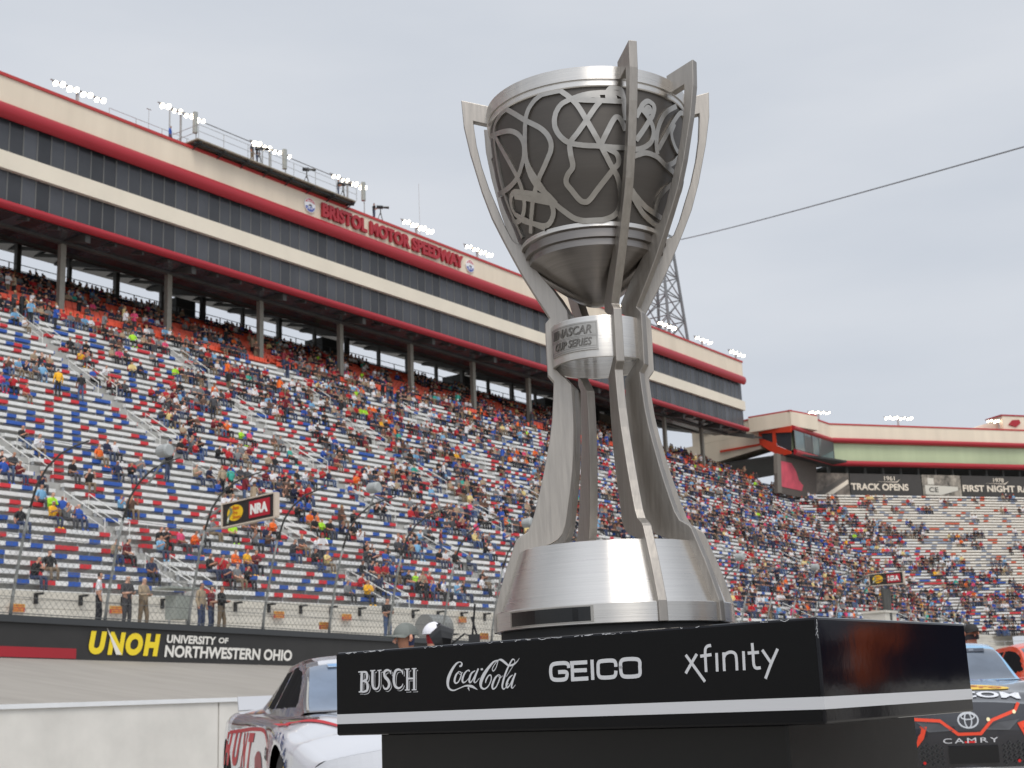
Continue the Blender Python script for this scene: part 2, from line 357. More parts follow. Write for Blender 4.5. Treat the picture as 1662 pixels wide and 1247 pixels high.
# collar and nameplate
m = MB(); m.lathe([(.0905, 1.6067), (.0908, 1.6085), (.0908, 1.6840), (.0903, 1.6854), (.0845, 1.6854), (.0845, 1.6067), (.0905, 1.6067)], 96, cen)
collar = smooth_by_angle(m.build('collar', brushA, trophy), .5)
aL, aR = math.radians(-73), math.radians(-4.5)
TP = lambda a, b, d: TC(a, b, .0908+d)
def patch(mb, T, a0, a1, b0, b1, d0, d1, n=16, m=0, c=None):
    for i in range(n):
        x0, x1 = a0+(a1-a0)*i/n, a0+(a1-a0)*(i+1)/n
        mb.quad(T(x0, b0, d1), T(x1, b0, d1), T(x1, b1, d1), T(x0, b1, d1), c, m)
        mb.quad(T(x0, b0, d0), T(x1, b0, d0), T(x1, b0, d1), T(x0, b0, d1), c, m); mb.quad(T(x0, b1, d1), T(x1, b1, d1), T(x1, b1, d0), T(x0, b1, d0), c, m)
    for x in (a0, a1): mb.quad(T(x, b0, d0), T(x, b0, d1), T(x, b1, d1), T(x, b1, d0), c, m)
m = MB(); patch(m, TP, aL, aR, 1.6205, 1.6745, 0, .0030); plate = m.build('nameplate', brushT, collar, bevel=.0006)
m = MB(); da = aR-aL
for z in (1.6235, 1.6275, 1.6460, 1.6485, 1.6715): patch(m, TP, aL+.03, aR-.03, z-.0003, z+.0003, .003, .0033)
for a in (aL+.03, aR-.03): m.box(lambda x, y, z: TP(x, z, y), (a-.003, .003, 1.6235), (a+.003, .0033, 1.6715))
m.build('groove', engr, plate)
m = MB()
for dd, th in ((.0030, .0016),):
    put_text(m, 'NASCAR', TP, aL+da*.22, aR-da*.10, 1.6515, 1.6680, dd, th, bold=.02, shear=.25)
    put_text(m, 'CUP SERIES', TP, aL+da*.14, aR-da*.10, 1.6295, 1.6440, dd, th, bold=.02, shear=.25)
    for k in range(4):
        x = aL+da*(.09+.035*k); m.prism(TP, [(x, 1.6515), (x+.022, 1.6515), (x+.05, 1.6680), (x+.028, 1.6680)], dd, dd+th)
m.build('raised_lettering', engr, plate)
# base
m = MB(); m.lathe([(.0001, 1.2622), (.1660, 1.2622), (.1674, 1.2608), (.2060, 1.1520)], 128, cen); smooth_by_angle(m.build('base_cone', brushA, trophy), .5)
m = MB(); m.lathe([(.15, 1.1522), (.2140, 1.1522), (.2152, 1.1508), (.2152, 1.1190), (.2140, 1.1178), (.0001, 1.1178)], 128, cen); band = smooth_by_angle(m.build('base_band', brushA, trophy), .5)
m = MB(); TQ = lambda a, b, d: TC(a, b, .2152+d)
patch(m, TQ, math.radians(-60.5), math.radians(-13), 1.1215, 1.1492, -.001, .0012); fr = m.build('display_frame', brushT, band, bevel=.0006)
def rrect(a0, a1, b0, b1, ra, rb, n=5):
    out = []
    for (cx, cy, t0) in ((a1-ra, b1-rb, 0), (a0+ra, b1-rb, PI/2), (a0+ra, b0+rb, PI), (a1-ra, b0+rb, 1.5*PI)):
        out += [(cx+ra*math.cos(t0+PI/2*k/n), cy+rb*math.sin(t0+PI/2*k/n)) for k in range(n+1)]
    return out
m = MB(); patch(m, TQ, math.radians(-59.2), math.radians(-14.3), 1.1235, 1.1472, .0008, .0016); m.build('display', blackpl, fr)
m = MB(); m.lathe([(.0001, 1.1180), (.207, 1.1180), (.207, 1.0985), (.0001, 1.0985)], 64, cen); smooth_by_angle(m.build('foot', rubber, trophy), .5)

# ================================================================== PLINTH
ZT = 1.0978
PC = Vector((.41708, 1.94810, 0)); WX = Vector((.78728, -.61660, 0)); WY = Vector((.61660, .78728, 0))   # corner; to the right along the front; back
def TPl(x, y, z): return PC+WX*x+WY*y+Vector((0, 0, z))
gloss = M_('gloss_black_vinyl', (.003, .003, .005), .07, spec=.33, bump=.012, nscale=7, rvar=.03)
satin = M_('satin_black_vinyl', (.006, .006, .0065), .28, spec=.14, bump=.04, nscale=9)
grey = M_('grey_print', lin(196, 197, 200), .45)
plinth = empty('plinth', TPl(-.5, .28, 0), 'black display plinth with a grey stripe and white sponsor lettering under the trophy', 'plinth')
m = MB(); m.box(TPl, (-.969, 0, .9495), (0, .570, ZT)); top = m.build('top_box', [gloss], plinth, bevel=.004)
m = MB(); m.box(TPl, (-.965, -.0012, .9530), (-.004, 0, .9700)); m.box(TPl, (-.965, -.0012, .9872), (-.004, 0, ZT-.004))
m.build('front_panel', satin, top)
m = MB(); m.box(TPl, (-.965, -.0020, .9700), (-.0025, 0, .9872)); m.box(TPl, (.0, -.002, .9700), (.0015, .566, .9872)); m.box(TPl, (-.0025, -.002, .9700), (0, 0, .9872))
m.build('stripe', grey, top)
m = MB(); m.box(TPl, (-.906, .05, 0), (-.086, .52, .9510)); m.build('pedestal', M_('pedestal_black', (.012, .012, .012), .2, spec=.3, bump=.05, nscale=3, rvar=.04), plinth, bevel=.004)
# chipped vinyl along the upper edge
m = MB(); rs = random.Random(4)
for k in range(46):
    x = -rs.choice([rs.uniform(0, .95), rs.uniform(.28, .55), rs.uniform(.85, .95)]); w = rs.uniform(.002, .016)
    pts = [(x, ZT-rs.uniform(.001, .003)), (x+w*.5, ZT-rs.uniform(.0015, .004)), (x+w, ZT-rs.uniform(.001, .003))]
    ribbon(m, pts, rs.uniform(.0004, .0010), lambda a, b, d: TPl(a, -d, b), .0016, curve=False)
for k in range(6):
    z = ZT-.004-k*.004; ribbon(m, [(rs.uniform(-.001, .001), z), (rs.uniform(-.003, .001), z-.006)], .0006, lambda a, b, d: TPl(a, -d, b), .0016, curve=False)
m.build('scuff', grey, top)
# lettering on the front: pen paths measured on the face
def face_pt(x, y):
    q = on_plane(x, y, WY, PC.dot(WY)); return ((q-PC).dot(WX), q.z)
TF = lambda a, b, d: TPl(a, -d, b)
def strokes(mb, lst, ox, oy, sc, w, d, cl=(), curve=True, off=(0, 0), grow=0, m=0):
    for i, p in enumerate(lst):
        q = []
        for t in p:
            a, b = face_pt(ox+(t[0]+off[0])/sc, oy+(t[1]+off[1])/sc); q.append((a, b, (t[2] if len(t) > 2 else w)/sc*K_(ox+t[0]/sc)))
        ribbon(mb, q, w, TF, d+i*.00001, closed=i in cl, curve=curve, grow=grow, m=m)
def K_(x):       # metres per photo pixel along the letter's width at that place
    a = face_pt(x, 1080); b = face_pt(x, 1070); return abs(a[1]-b[1])/10
GE = [[(183,226),(180,205),(160,193),(100,196),(72,206),(62,232),(64,275),(74,298),(100,306),(150,303),(168,290),(168,255),(112,254)],
      [(206,184),(210,313)], [(192,194),(308,187)], [(200,244),(306,240)], [(200,303),(316,296)], [(340,170),(346,306)],
      [(501,218),(498,190),(478,176),(405,180),(384,193),(382,232),(385,272),(405,290),(478,287),(498,272),(501,244)],
      [(534,232),(534,190),(556,169),(635,166),(661,182),(663,222),(664,262),(645,280),(565,284),(540,268),(534,232),(534,212)]]
XF = [[(972,138),(1030,218),(1102,318)],[(1047,132),(1010,195),(972,262)],[(1143,74),(1118,80),(1104,105),(1106,180),(1110,253)],[(1070,147),(1146,136)],
      [(1180,125),(1185,250)],[(1227,121),(1233,247)],[(1229,160),(1240,134),(1270,119),(1300,126),(1313,155),(1318,242)],[(1361,113),(1367,241)],
      [(1420,58),(1426,130),(1432,205),(1448,226),(1478,224)],[(1390,126),(1466,120)],[(1488,104),(1548,192)],[(1592,97),(1550,192),(1510,298)]]
BU = [[(108,170,32),(104,268,32),(103,368,32)],[(74,177,12),(140,173,12)],[(78,362,12),(140,360,12)],[(112,178,14),(148,182,24),(156,215,32),(148,248,24),(112,262,14)],[(112,262,14),(150,272,24),(162,312,34),(152,350,24),(112,364,14)],
      [(207,165,32),(206,270,32),(214,318,28),(238,336,20),(262,318,18),(270,270,18),(270,163,18)],[(185,166,11),(232,162,11)],[(252,164,11),(290,160,11)],
      [(378,196,8),(368,168,16),(340,160,22),(316,180,28),(322,220,32),(352,255,34),(362,295,32),(344,330,22),(316,330,16),(302,296,8)],[(379,158,8),(378,198,8)],
      [(489,198,8),(476,166,16),(446,154,20),(416,176,28),(405,245,32),(416,305,28),(448,328,20),(478,312,14),(490,286,8)],[(489,152,8),(489,200,8)],
      [(530,150,28),(530,346,28)],[(594,146,28),(594,344,28)],[(530,238,16),(594,237,16)],[(508,151,10),(552,149,10)],[(572,147,10),(616,145,10)],[(508,345,10),(552,344,10)],[(572,343,10),(616,342,10)]]
CC = [[(1012,125,12),(1030,118,20),(1036,98,16),(1018,84,8),(985,100,18),(945,155,28),(912,230,36),(905,290,30),(920,332,20),(960,348,12),(1020,325,9),(1075,305,14),(1125,310,24),(1155,325,16),(1182,342,3)],[(1095,320,22),(1106,352,3)],
      [(1008,172,8),(982,205,20),(968,255,24),(978,280,16),(1002,270,12),(1026,222,14),(1030,185,12),(1008,172,6)],[(1000,180,5),(1020,200,5),(1045,180,6)],
      [(1108,172,16),(1096,160,10),(1065,185,16),(1042,240,24),(1046,272,18),(1070,268,9),(1100,235,6)],
      [(1160,165,8),(1125,190,18),(1105,245,24),(1112,275,16),(1136,250,10),(1165,190,10)],[(1190,145,16),(1165,205,22),(1150,262,18),(1165,274,9),(1200,232,5)],[(1212,153,18),(1232,150,18)],
      [(1375,66,6),(1330,85,18),(1275,150,30),(1232,220,38),(1212,280,34),(1218,320,22),(1246,334,14),(1282,308,12),(1308,250,12),(1306,208,12),(1284,212,12),(1262,250,16),(1256,280,8)],
      [(1375,66,8),(1345,100,8),(1320,145,9),(1328,168,10),(1350,145,9),(1366,100,8),(1378,66,10),(1405,66,22),(1440,92,24),(1470,115,18),(1510,110,18),(1545,85,10),(1572,48,3)],
      [(1378,200,8),(1345,235,20),(1320,300,24),(1326,334,16),(1355,315,12),(1382,255,14),(1392,215,12),(1378,200,6)],[(1370,210,5),(1392,232,5),(1415,212,6)],
      [(1524,62,10),(1505,62,14),(1480,105,16),(1450,170,20),(1425,245,22),(1412,310,20),(1425,336,12),(1448,315,7),(1470,280,5)],[(1524,62,8),(1528,85,6),(1500,140,6),(1450,220,5)],
      [(1508,205,8),(1475,235,18),(1452,290,24),(1458,322,16),(1484,295,10),(1512,235,10)],[(1536,188,16),(1512,250,22),(1498,312,18),(1510,326,8),(1535,295,4)]]
m = MB(); strokes(m, GE, 880, 1030, 4.155, 27, .0018, curve=True); m.build('sponsor_lettering', grey, top)
m = MB(); strokes(m, XF, 880, 1030, 4.155, 21, .0018); m.build('sponsor_lettering', grey, top)
m = MB(); strokes(m, CC, 570, 1060, 5.731, 18, .0018); m.build('sponsor_lettering', grey, top)
m = MB(); strokes(m, BU, 570, 1060, 5.731, 26, .0016, off=(11, 17), m=0); strokes(m, BU, 570, 1060, 5.731, 26, .0019, off=(6, 10), m=1, grow=.0004); strokes(m, BU, 570, 1060, 5.731, 26, .0022, m=0)
m.build('sponsor_lettering', [grey, satin], top)
# ================================================================== GROUND, TRACK
m = MB(); m.quad((-900, -700, 0), (900, -700, 0), (900, 1400, 0), (-900, 1400, 0))
tag(m.build('ground', M_('pit_concrete', lin(158, 154, 147), .85, noise=.12, nscale=.5, bump=.1), fix=False), kind='structure')
def wall_z(s):      # top of the outer wall along the straight
    return 4.04-.0233*(min(max(s, -20), 60)-24)
m = MB(); ss = [-90, -40, -10, 0, 10, 20, 30, 40, 50, 60, 80, 105]
for a, b in zip(ss, ss[1:]):
    for P0, P1, z0, z1 in ((19, 23, .004, .12), (23, 36.05, .12, None)):
        za, zb = (wall_z(a)-1.2, wall_z(b)-1.2) if z1 is None else (z1, z1)
        m.quad(TA(a, P0, z0), TA(b, P0, z0), TA(b, P1, zb), TA(a, P1, za))
tag(m.build('race_track', asphalt, fix=False), kind='structure')
# outer wall with printed wrap
wallm = M_('black_wall_wrap', lin(46, 45, 44), .5, noise=.15, nscale=1.2)
wr = empty('track_wall', TA(40, 36, 2.4), 'black track wall under the catch fence lettered in yellow and white', 'wall')
m = MB(); ss = list(range(-30, 112, 6))
for a, b in zip(ss, ss[1:]):
    for (P0, P1, d0, d1) in ((36, 36.5, -1.45, 0),):
        vs = [TA(s, P, wall_z(s)+d) for s in (a, b) for P, d in ((P0, d0), (P0, d1), (P1, d1), (P1, d0))]
        m.add(vs, [(0, 1, 5, 4), (1, 2, 6, 5), (2, 3, 7, 6), (3, 0, 4, 7)])
m.build('wall_body', wallm, wr)
m = MB()
for a, b in zip(ss, ss[1:]):
    vs = [TA(s, P, wall_z(s)+d) for s in (a, b) for P, d in ((35.9, -.16), (35.9, .05), (36.15, .05))]
    m.add(vs, [(0, 1, 4, 3), (1, 2, 5, 4)])
m.build('top_rail', M_('dark_rail', lin(58, 60, 62), .4), wr)
TWl = lambda P: (lambda s, h, d: TA(s, P-d, wall_z(s)-1.2+h))
m = MB(); s1 = sA(123, 1070, 36)[0]
for a, b in ((-30, 0), (0, 12), (12, 24), (24, s1)): m.box(TWl(36), (a, .02, -.01), (b, .33, .02)) if False else m.quad(TWl(36)(a, .02, .012), TWl(36)(b, .02, .012), TWl(36)(b, .33, .012), TWl(36)(a, .33, .012))
m.build('red_stripe', redpaint, wr)
def wpx(x, y):
    s, z = sA(x, y, 36); return s, z-(wall_z(s)-1.2)
m = MB(); a0, b0 = wpx(143, 1062); a1, b1 = wpx(259, 1066); _, bt = wpx(143, 1024)
put_text(m, 'U', TWl(36), a0, a0+(a1-a0)*.24, b0, bt, .03, bold=.065, shear=.2)
put_text(m, 'N', TWl(36), a0+(a1-a0)*.25, a0+(a1-a0)*.50, b0, bt, .03, bold=.065, shear=.2)
put_text(m, 'O', TWl(36), a0+(a1-a0)*.50, a0+(a1-a0)*.745, b0, bt, .03, bold=.065, shear=.2)
put_text(m, 'H', TWl(36), a0+(a1-a0)*.75, a1, b0, bt, .03, bold=.065, shear=.2)
m.build('wall_lettering', M_('yellow_print', lin(236, 208, 40), .5), wr)
m = MB()
for (x0, x1, y0, y1, s_) in ((270, 350, 1030, 1045, 'UNIVERSITY'), (354, 370, 1035, 1045.5, 'OF'), (266, 473, 1047, 1068, 'NORTHWESTERN OHIO')):
    u0, v1 = wpx(x0, y0); u1, _ = wpx(x1, y1); _, v0 = wpx(x0, y1-1.2)
    put_text(m, s_, TWl(36), u0, u1, v0, v1, .03, bold=.035, shear=.12)
q = lambda x, y: TWl(36)(*wpx(x, y), .045)
m.add([q(172, 1019), q(187, 1063), q(196, 1063)], [(0, 1, 2)])
m.build('wall_lettering', M_('white_print', lin(225, 222, 215), .5), wr)
# pit wall
rs = random.Random(8)
pit = empty('pit_wall', TA(12, 14, 0), 'low cream concrete pit wall with a white cap left of the white race car', 'wall')
sj = sA(355, 1140, 14)[0]
m = MB(); m.box(TA, (-14, 14, 0), (sj-.012, 14.3, 1.13)); m.box(TA, (sj+.012, 14, 0), (34, 14.3, 1.13)); m.build('wall_body', M_('pit_wall_paint', lin(214, 211, 205), .7, noise=.1, nscale=1.8), pit)
m = MB()
for k in range(2):
    s_ = rs.uniform(5, 16); z_ = rs.uniform(.35, 1.05); l_ = rs.uniform(.1, .9); ribbon(m, [(s_, z_), (s_+l_*.5, z_+rs.uniform(-.02, .03)), (s_+l_, z_+rs.uniform(-.05, .05))], rs.uniform(.002, .004), lambda a, b, d: TA(a, 14-d, b), .004)
m.build('scuff_mark', M_('scuff_grey', lin(168, 164, 158), .8), pit)
m = MB(); m.box(TA, (-14, 13.97, 1.13), (34, 14.33, 1.185)); m.build('cap', M_('white_cap', lin(224, 226, 228), .5, noise=.05), pit)

# ================================================================== MAIN SUITE BUILDING
bd = empty('suite_building', TA(74, 74, 0), 'long cream suite building with red bands and two floors of dark glass over the grandstand', 'building')
S0, S1 = -70, 157
m = MB(); m.box(TA, (S0, 74, 40.45), (S1, 92, 42.4)); m.build('fascia', cream, bd)
m = MB(); m.box(TA, (S0, 73.9, 42.4), (S1+.1, 92.1, 42.62)); m.build('roof_edge', redtrim, bd)
def qround(mb, s0, s1, P, zt, zb, T=TA, bulge=.42, n=8):
    """rounded band: bulges towards the track between zt and zb"""
    zc = (zt+zb)/2; h = (zt-zb)/2
    pr = [(P-bulge*math.cos(t), zc+h*math.sin(t)) for t in [PI/2-PI*k/n for k in range(n+1)]]
    vs = [T(s, p, z) for s in (s0, s1) for p, z in pr]; k = n+1
    mb.add(vs, [(i, i+1, k+i+1, k+i) for i in range(n)]+[tuple(range(k)), tuple(range(2*k-1, k-1, -1))])
m = MB(); qround(m, S0, S1, 74, 40.55, 39.45); smooth_by_angle(m.build('red_band', redpaint, bd), .7)
m = MB(); qround(m, S0, S1, 74, 33.85, 33.25, bulge=.35); smooth_by_angle(m.build('red_band', redpaint, bd), .7)
m = MB(); m.box(TA, (S0, 74.0, 36.05), (S1, 84, 37.25)); m.build('floor_band', cream_lo, bd)
m = MB(); m.box(TA, (S0, 74.35, 33.4), (S1-.1, 78.6, 36.1)); m.box(TA, (S0, 74.35, 37.2), (S1-.1, 91, 40.5)); gl = m.build('glazing', glassdk, bd)
m = MB(); s = S0+.4
while s < S1:
    m.box(TA, (s-.045, 74.33, 33.6), (s+.045, 74.35, 36.05)); m.box(TA, (s-.045, 74.33, 37.25), (s+.045, 74.35, 39.5)); s += 1.08
m.build('mullion', M_('pale_mullion', lin(98, 98, 96), .5), gl)
m = MB(); m.box(TA, (S1-.1, 74.5, 37.2), (S1-.02, 91, 40.4)); m.box(TA, (S1-.1, 74.5, 33.9), (S1-.02, 78.5, 36.0)); m.build('end_wall', M_('end_cladding', lin(70, 74, 80), .4), bd)
m = MB()
# underside: sloping soffit with beams
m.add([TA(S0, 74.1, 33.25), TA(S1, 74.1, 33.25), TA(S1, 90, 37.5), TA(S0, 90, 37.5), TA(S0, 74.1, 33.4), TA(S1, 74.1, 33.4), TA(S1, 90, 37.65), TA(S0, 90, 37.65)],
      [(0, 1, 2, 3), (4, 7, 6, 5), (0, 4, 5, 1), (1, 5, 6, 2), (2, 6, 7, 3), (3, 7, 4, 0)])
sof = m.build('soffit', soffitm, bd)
m = MB()
for k in range(-13, 12):
    s = 55.6+9.45*k
    if s < S0: continue
    m.add([TA(s+a, P, z) for a in (-.2, .2) for P, z in ((74.3, 32.75), (74.3, 33.3), (91, 37.6), (91, 37.1))], [(0, 1, 2, 3), (4, 7, 6, 5), (0, 4, 5, 1), (1, 5, 6, 2), (2, 6, 7, 3), (3, 7, 4, 0)])
    for j in (1, 2, 3):
        s2 = s+j*2.36
        m.add([TA(s2+a, P, z) for a in (-.08, .08) for P, z in ((74.3, 33.05), (74.3, 33.3), (91, 37.6), (91, 37.3))], [(0, 1, 2, 3), (4, 7, 6, 5), (0, 4, 5, 1), (1, 5, 6, 2), (2, 6, 7, 3), (3, 7, 4, 0)])
for P in (76.9, 81): z = 33.05+(P-74)*.21; m.box(TA, (S0, P-.18, z-.45), (S1, P+.18, z+.05))
m.build('beam', darksteel, sof)
# columns
for k in range(-4, 11):
    s = 55.5+9.45*k
    m = MB(); m.box(TA, (s-.22, 76.8, 27.2), (s+.22, 77.2, 33.6)); m.box(TA, (s-.3, 76.74, 27.0), (s+.3, 77.26, 27.6))
    m.build('column', M_('column_steel', lin(134, 131, 121), .6, noise=.12), bd, bevel=.02)
for k in range(-4, 11):
    s = 55.5+9.45*k
    m = MB(); m.box(TA, (s+4.5, 88.9, 33), (s+4.9, 89.3, 37.2)); m.build('rear_column', darksteel, bd)
    m = MB(); m.box(TA, (s-.15, 88.9, 33), (s+.15, 89.2, 37.2)); m.build('rear_column', darksteel, bd)
# tower of stairs and dark service blocks behind the top rows
for s0 in (43.5, 76.5, 95, 117, 134):
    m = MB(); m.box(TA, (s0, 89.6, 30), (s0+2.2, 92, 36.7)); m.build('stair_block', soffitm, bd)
m = MB(); m.box(TA, (139, 90.5, 30), (157, 91.5, 37)); m.build('rear_wall', M_('rear_block', lin(120, 112, 102), .8), bd)
# raised letters and round emblems
m = MB(); put_text(m, 'BRISTOL MOTOR SPEEDWAY', lambda a, b, d: TA(a, 74-d, b), 78.35, 97.55, 40.80, 42.06, .06, .22, bold=.05, spacing=1.03); m.build('wall_lettering', redpaint, bd)
for s in (77.0, 98.75):
    T = lambda a, b, d: TA(s+a, 74-d, 41.42+b)
    R_ = .62
    m = MB(); circ = [(R_*math.cos(2*PI*k/32), R_*math.sin(2*PI*k/32)) for k in range(32)]
    m.prism(T, circ, .02, .14, lin(225, 225, 228))
    up_ = [(.57*math.cos(PI*(.10+.8*k/14)), .57*math.sin(PI*(.10+.8*k/14))) for k in range(15)]+[(.16*math.cos(PI*(.9-.8*k/14))*3.0, .18+.1*math.sin(PI*(.9-.8*k/14))) for k in range(15)]
    m.prism(T, up_, .14, .15, lin(190, 45, 60))
    lo_ = [(.57*math.cos(-PI*(.05+.9*k/14)), .57*math.sin(-PI*(.05+.9*k/14))) for k in range(15)]+[(-.5+1.0*k/10, -.14+.05*math.sin(k*1.3)) for k in range(11)]
    m.prism(T, lo_, .14, .15, lin(72, 88, 160))
    put_text(m, 'BRISTOL', T, -.34, .34, .27, .45, .155, bold=.02, c=lin(235, 235, 235)); put_text(m, 'SPEEDWAY', T, -.32, .32, -.36, -.2, .155, bold=.02, c=lin(235, 235, 235))
    m.prism(T, [(-.2, -.06), (-.12, .05), (.08, .08), (.22, .0), (.2, -.07)], .14, .155, lin(25, 30, 30))
    m.build('emblem', colm, bd)
# roof platform with rail
pf = empty('roof_platform', TA(72, 73, 42.6), 'long camera platform with steel railing along the roof edge of the suite building', 'platform')
m = MB(); m.box(TA, (64.2, 73.1, 42.88), (81.8, 76, 42.98)); m.build('deck', M_('deck_plank', lin(146, 138, 122), .7, noise=.2, nscale=2), pf)
m = MB()
for k in range(8): s = 64.5+2.43*k; m.box(TA, (s-.08, 73.0, 42.64), (s+.08, 76, 42.77)); m.tube([TA(s, 74.2, 42.3), TA(s, 73.1, 42.7)], .05, 5)
m.box(TA, (64.2, 73.3, 42.62), (81.8, 73.5, 42.77)); m.build('bracket', soffitm, pf)
def railing(name, T, s0, s1, P, z, step, parent, h=1.05, r=.03, mt=None, end=True):
    m = MB(); s = s0
    while s <= s1+.01: m.tube([T(s, P, z), T(s, P, z+h)], r, 5); s += step
    for hh in (h, h*.5): m.tube([T(s0, P, z+hh), T(s1, P, z+hh)], r*.7, 5)
    return m.build(name, mt or steel, parent)
railing('railing', TA, 64.2, 81.8, 73.0, 42.98, 2.51, pf); 
m = MB()
for hh in (.5, 1.05): m.tube([TA(64.2, 73.0, 42.98+hh), TA(64.2, 76, 42.98+hh)], .025, 5)
m.build('railing', steel, pf)
rl = empty('roof_railing', TA(58, 75, 42.6), 'thin handrail on the roof edge left of the camera platform', 'railing'); railing('railing', TA, 57.6, 65.0, 75.0, 42.6, 2.4, rl)
# floodlights
LAMP = MB()
def floodlight(s, P, zl, big=False, T=TA, zroof=42.5, lab='', L_=4.6, n=8, far=False, tilt=1):
    root = empty('floodlight_bank', T(s, P, zroof), lab, 'floodlight', 'floodlight banks along the roofs')
    m = MB(); m.tube([T(s, P, zroof), T(s, P, zl-.1)], .13 if not big else .1, 6)
    m.tube([T(s-L_/2, P-.1, zl+.12), T(s+L_/2, P-.1, zl+.12)], .06, 5)
    m.build('pole', steel, root)
    for k in range(n):
        x = s-L_/2+L_*(k+.5)/n; w = L_/n*.37
        zz = zl+(.08 if k % 2 else -.05)
        w *= random.uniform(.78, 1.12); a = MB(); pts = []
        for j in range(10):
            t = 2*PI*j/10; pts.append((w*math.cos(t), w*math.sin(t)))
        # bowl shaped head, lit face aimed down towards the track
        C_ = T(x, P-.15, zz); f = (T(0, -1, 0)-T(0, 0, 0)).normalized()*.80-Vector((0, 0, .60)); f.normalize(); ex = (T(1, 0, 0)-T(0, 0, 0)).normalized(); ey = f.cross(ex).normalized()
        vs = [C_+f*.16+ex*px_+ey*py_ for px_, py_ in pts]+[C_-f*.14+ex*px_*.5+ey*py_*.5 for px_, py_ in pts]
        a.add(vs, [tuple(range(10))], m=0); a.add(vs, [(j, (j+1) % 10, 10+(j+1) % 10, 10+j) for j in range(10)]+[tuple(range(19, 9, -1))], m=1)
        a.build('lamp', [lampm, lampbody], root)
    return root
ORD = ['first', 'second', 'third', 'fourth', 'fifth', 'sixth', 'seventh', 'eighth', 'ninth', 'tenth', 'eleventh', 'twelfth', 'thirteenth', 'fourteenth', 'fifteenth']
for k in range(0, 12):
    s = 55.0+9.35*k
    if k in (6, 7): continue
    vis = {0: 'lit floodlight bank nearest the left edge on the suite roof', 1: 'lit floodlight bank above the left end of the roof platform', 2: 'lit floodlight bank above the middle of the roof platform', 3: 'lit floodlight bank above the right end of the roof platform', 4: 'lit floodlight bank on a short pole over the word speedway', 5: 'lit floodlight bank right of the lettering beside the trophy', 8: 'lit floodlight bank on the roof hidden behind the trophy leg',9: 'lit floodlight bank at the foot of the lattice tower', 10: 'lit floodlight bank on the roof just right of the lattice tower', 11: 'lit floodlight bank at the far right end of the suite roof'}[k]
    floodlight(s, 75.2, 45.6 if k in (1, 2, 3) else 44.0, k in (1, 2, 3), lab=vis)
for k in range(1, 9): floodlight(55.0-9.35*k, 75.2, 44.0, lab=f'lit floodlight bank on the suite roof outside the view, {ORD[k-1]} beyond the left edge')
m = MB()
for a, b in (((66.3, 45.65), (71.9, 45.65)), ((76.0, 45.65), (81.7, 45.65))): m.tube([TA(a[0], 75.2, a[1]), TA(b[0], 75.2, b[1])], .035, 5)
tag(m.build('overhead_cable', darksteel), 'thin cable strung between the floodlight banks over the roof platform', 'cable')
for i, s in enumerate((63.9, 73.4, 83.0)):
    r_ = empty('lamp_bracket', TA(s, 74.4, 42.6), ['left', 'middle', 'right'][i]+'most of the three bent steel light brackets on the roof platform', 'bracket', 'steel brackets on the roof')
    m = MB(); m.tube([TA(s-1.3, 74.4, 42.6), TA(s-1.3, 74.4, 45.1), TA(s+.3, 74.8, 45.5)], .07, 6); m.build('bracket_arm', steel, r_)
    r_ = empty('panel_antenna', TA(s+1.1, 74.2, 42.6), ['left', 'middle', 'right'][i]+'most of the three grey panel antennas standing by the roof platform', 'antenna', 'panel antennas on the roof')
    m = MB(); m.tube([TA(s+1.1, 74.2, 42.6), TA(s+1.1, 74.2, 44.0)], .05, 6); m.build('mast', steel, r_)
    m = MB(); m.tube([TA(s+1.0, 74.2, 43.9), TA(s+1.0, 74.2, 45.6)], .2, 8); m.build('antenna_panel', M_('antenna_grey', lin(150, 152, 146), .5), r_, bevel=.02)
m = MB(); m.tube([TA(93.3, 75.5, 42.6), TA(93.3, 75.5, 48.6)], .025, 4); tag(m.build('whip_antenna', steel), 'thin whip antenna on the roof above the word speedway', 'antenna')
m = MB(); m.tube([TA(61.3, 75.2, 42.6), TA(61.3, 75.2, 44.9)], .02, 4); m.tube([TA(61.1, 75.2, 44.9), TA(61.5, 75.2, 44.9)], .04, 4); tag(m.build('wind_sensor', steel), 'thin mast with a small sensor on the roof left of the man in blue', 'mast')
# unseen masts added round the oval for streaks across the turned steel
for k in range(8):
    az = math.radians(-30-13*k); d_ = Vector((math.sin(az), -math.cos(az), 0)); e_ = Vector((-d_.y, d_.x, 0)); R0 = 90
    Tm = lambda s, P, z: d_*(R0+P)+e_*s+Vector((0, 0, z))
    floodlight(0, 0, 46, T=Tm, zroof=0, lab=f'lit floodlight mast added outside the view round the oval, {ORD[k]} of eight', L_=6.5, n=6)
# lattice tower and the long cable
tw = empty('lattice_tower', TA(151.4, 82, 42.6), 'tall grey steel lattice tower rising behind the suite building roof', 'tower')
m = MB(); zs = [40, 43, 46, 49, 52, 55, 58, 61]
def tleg(i, z): 
    w = 2.8-(z-40)*.07; sx, sy = [(-1, -1), (1, -1), (1, 1), (-1, 1)][i]; return TA(153.2+sx*w*1.05, 83+sy*w*.9, z)
for i in range(4): m.tube([tleg(i, z) for z in zs], .20, 6)
m.build('tower_leg', M_('tower_steel', lin(112, 116, 118), .6), tw)
m = MB()
for a, b in zip(zs, zs[1:]):
    for i in range(4):
        j = (i+1) % 4; m.tube([tleg(i, a), tleg(j, b)], .09, 4); m.tube([tleg(j, a), tleg(i, b)], .09, 4); m.tube([tleg(i, b), tleg(j, b)], .09, 4)
m.build('brace', M_('tower_steel'), tw)
p0 = on_plane(1105, 389, NA, 82); p1 = on_y(1720, 222, 40)
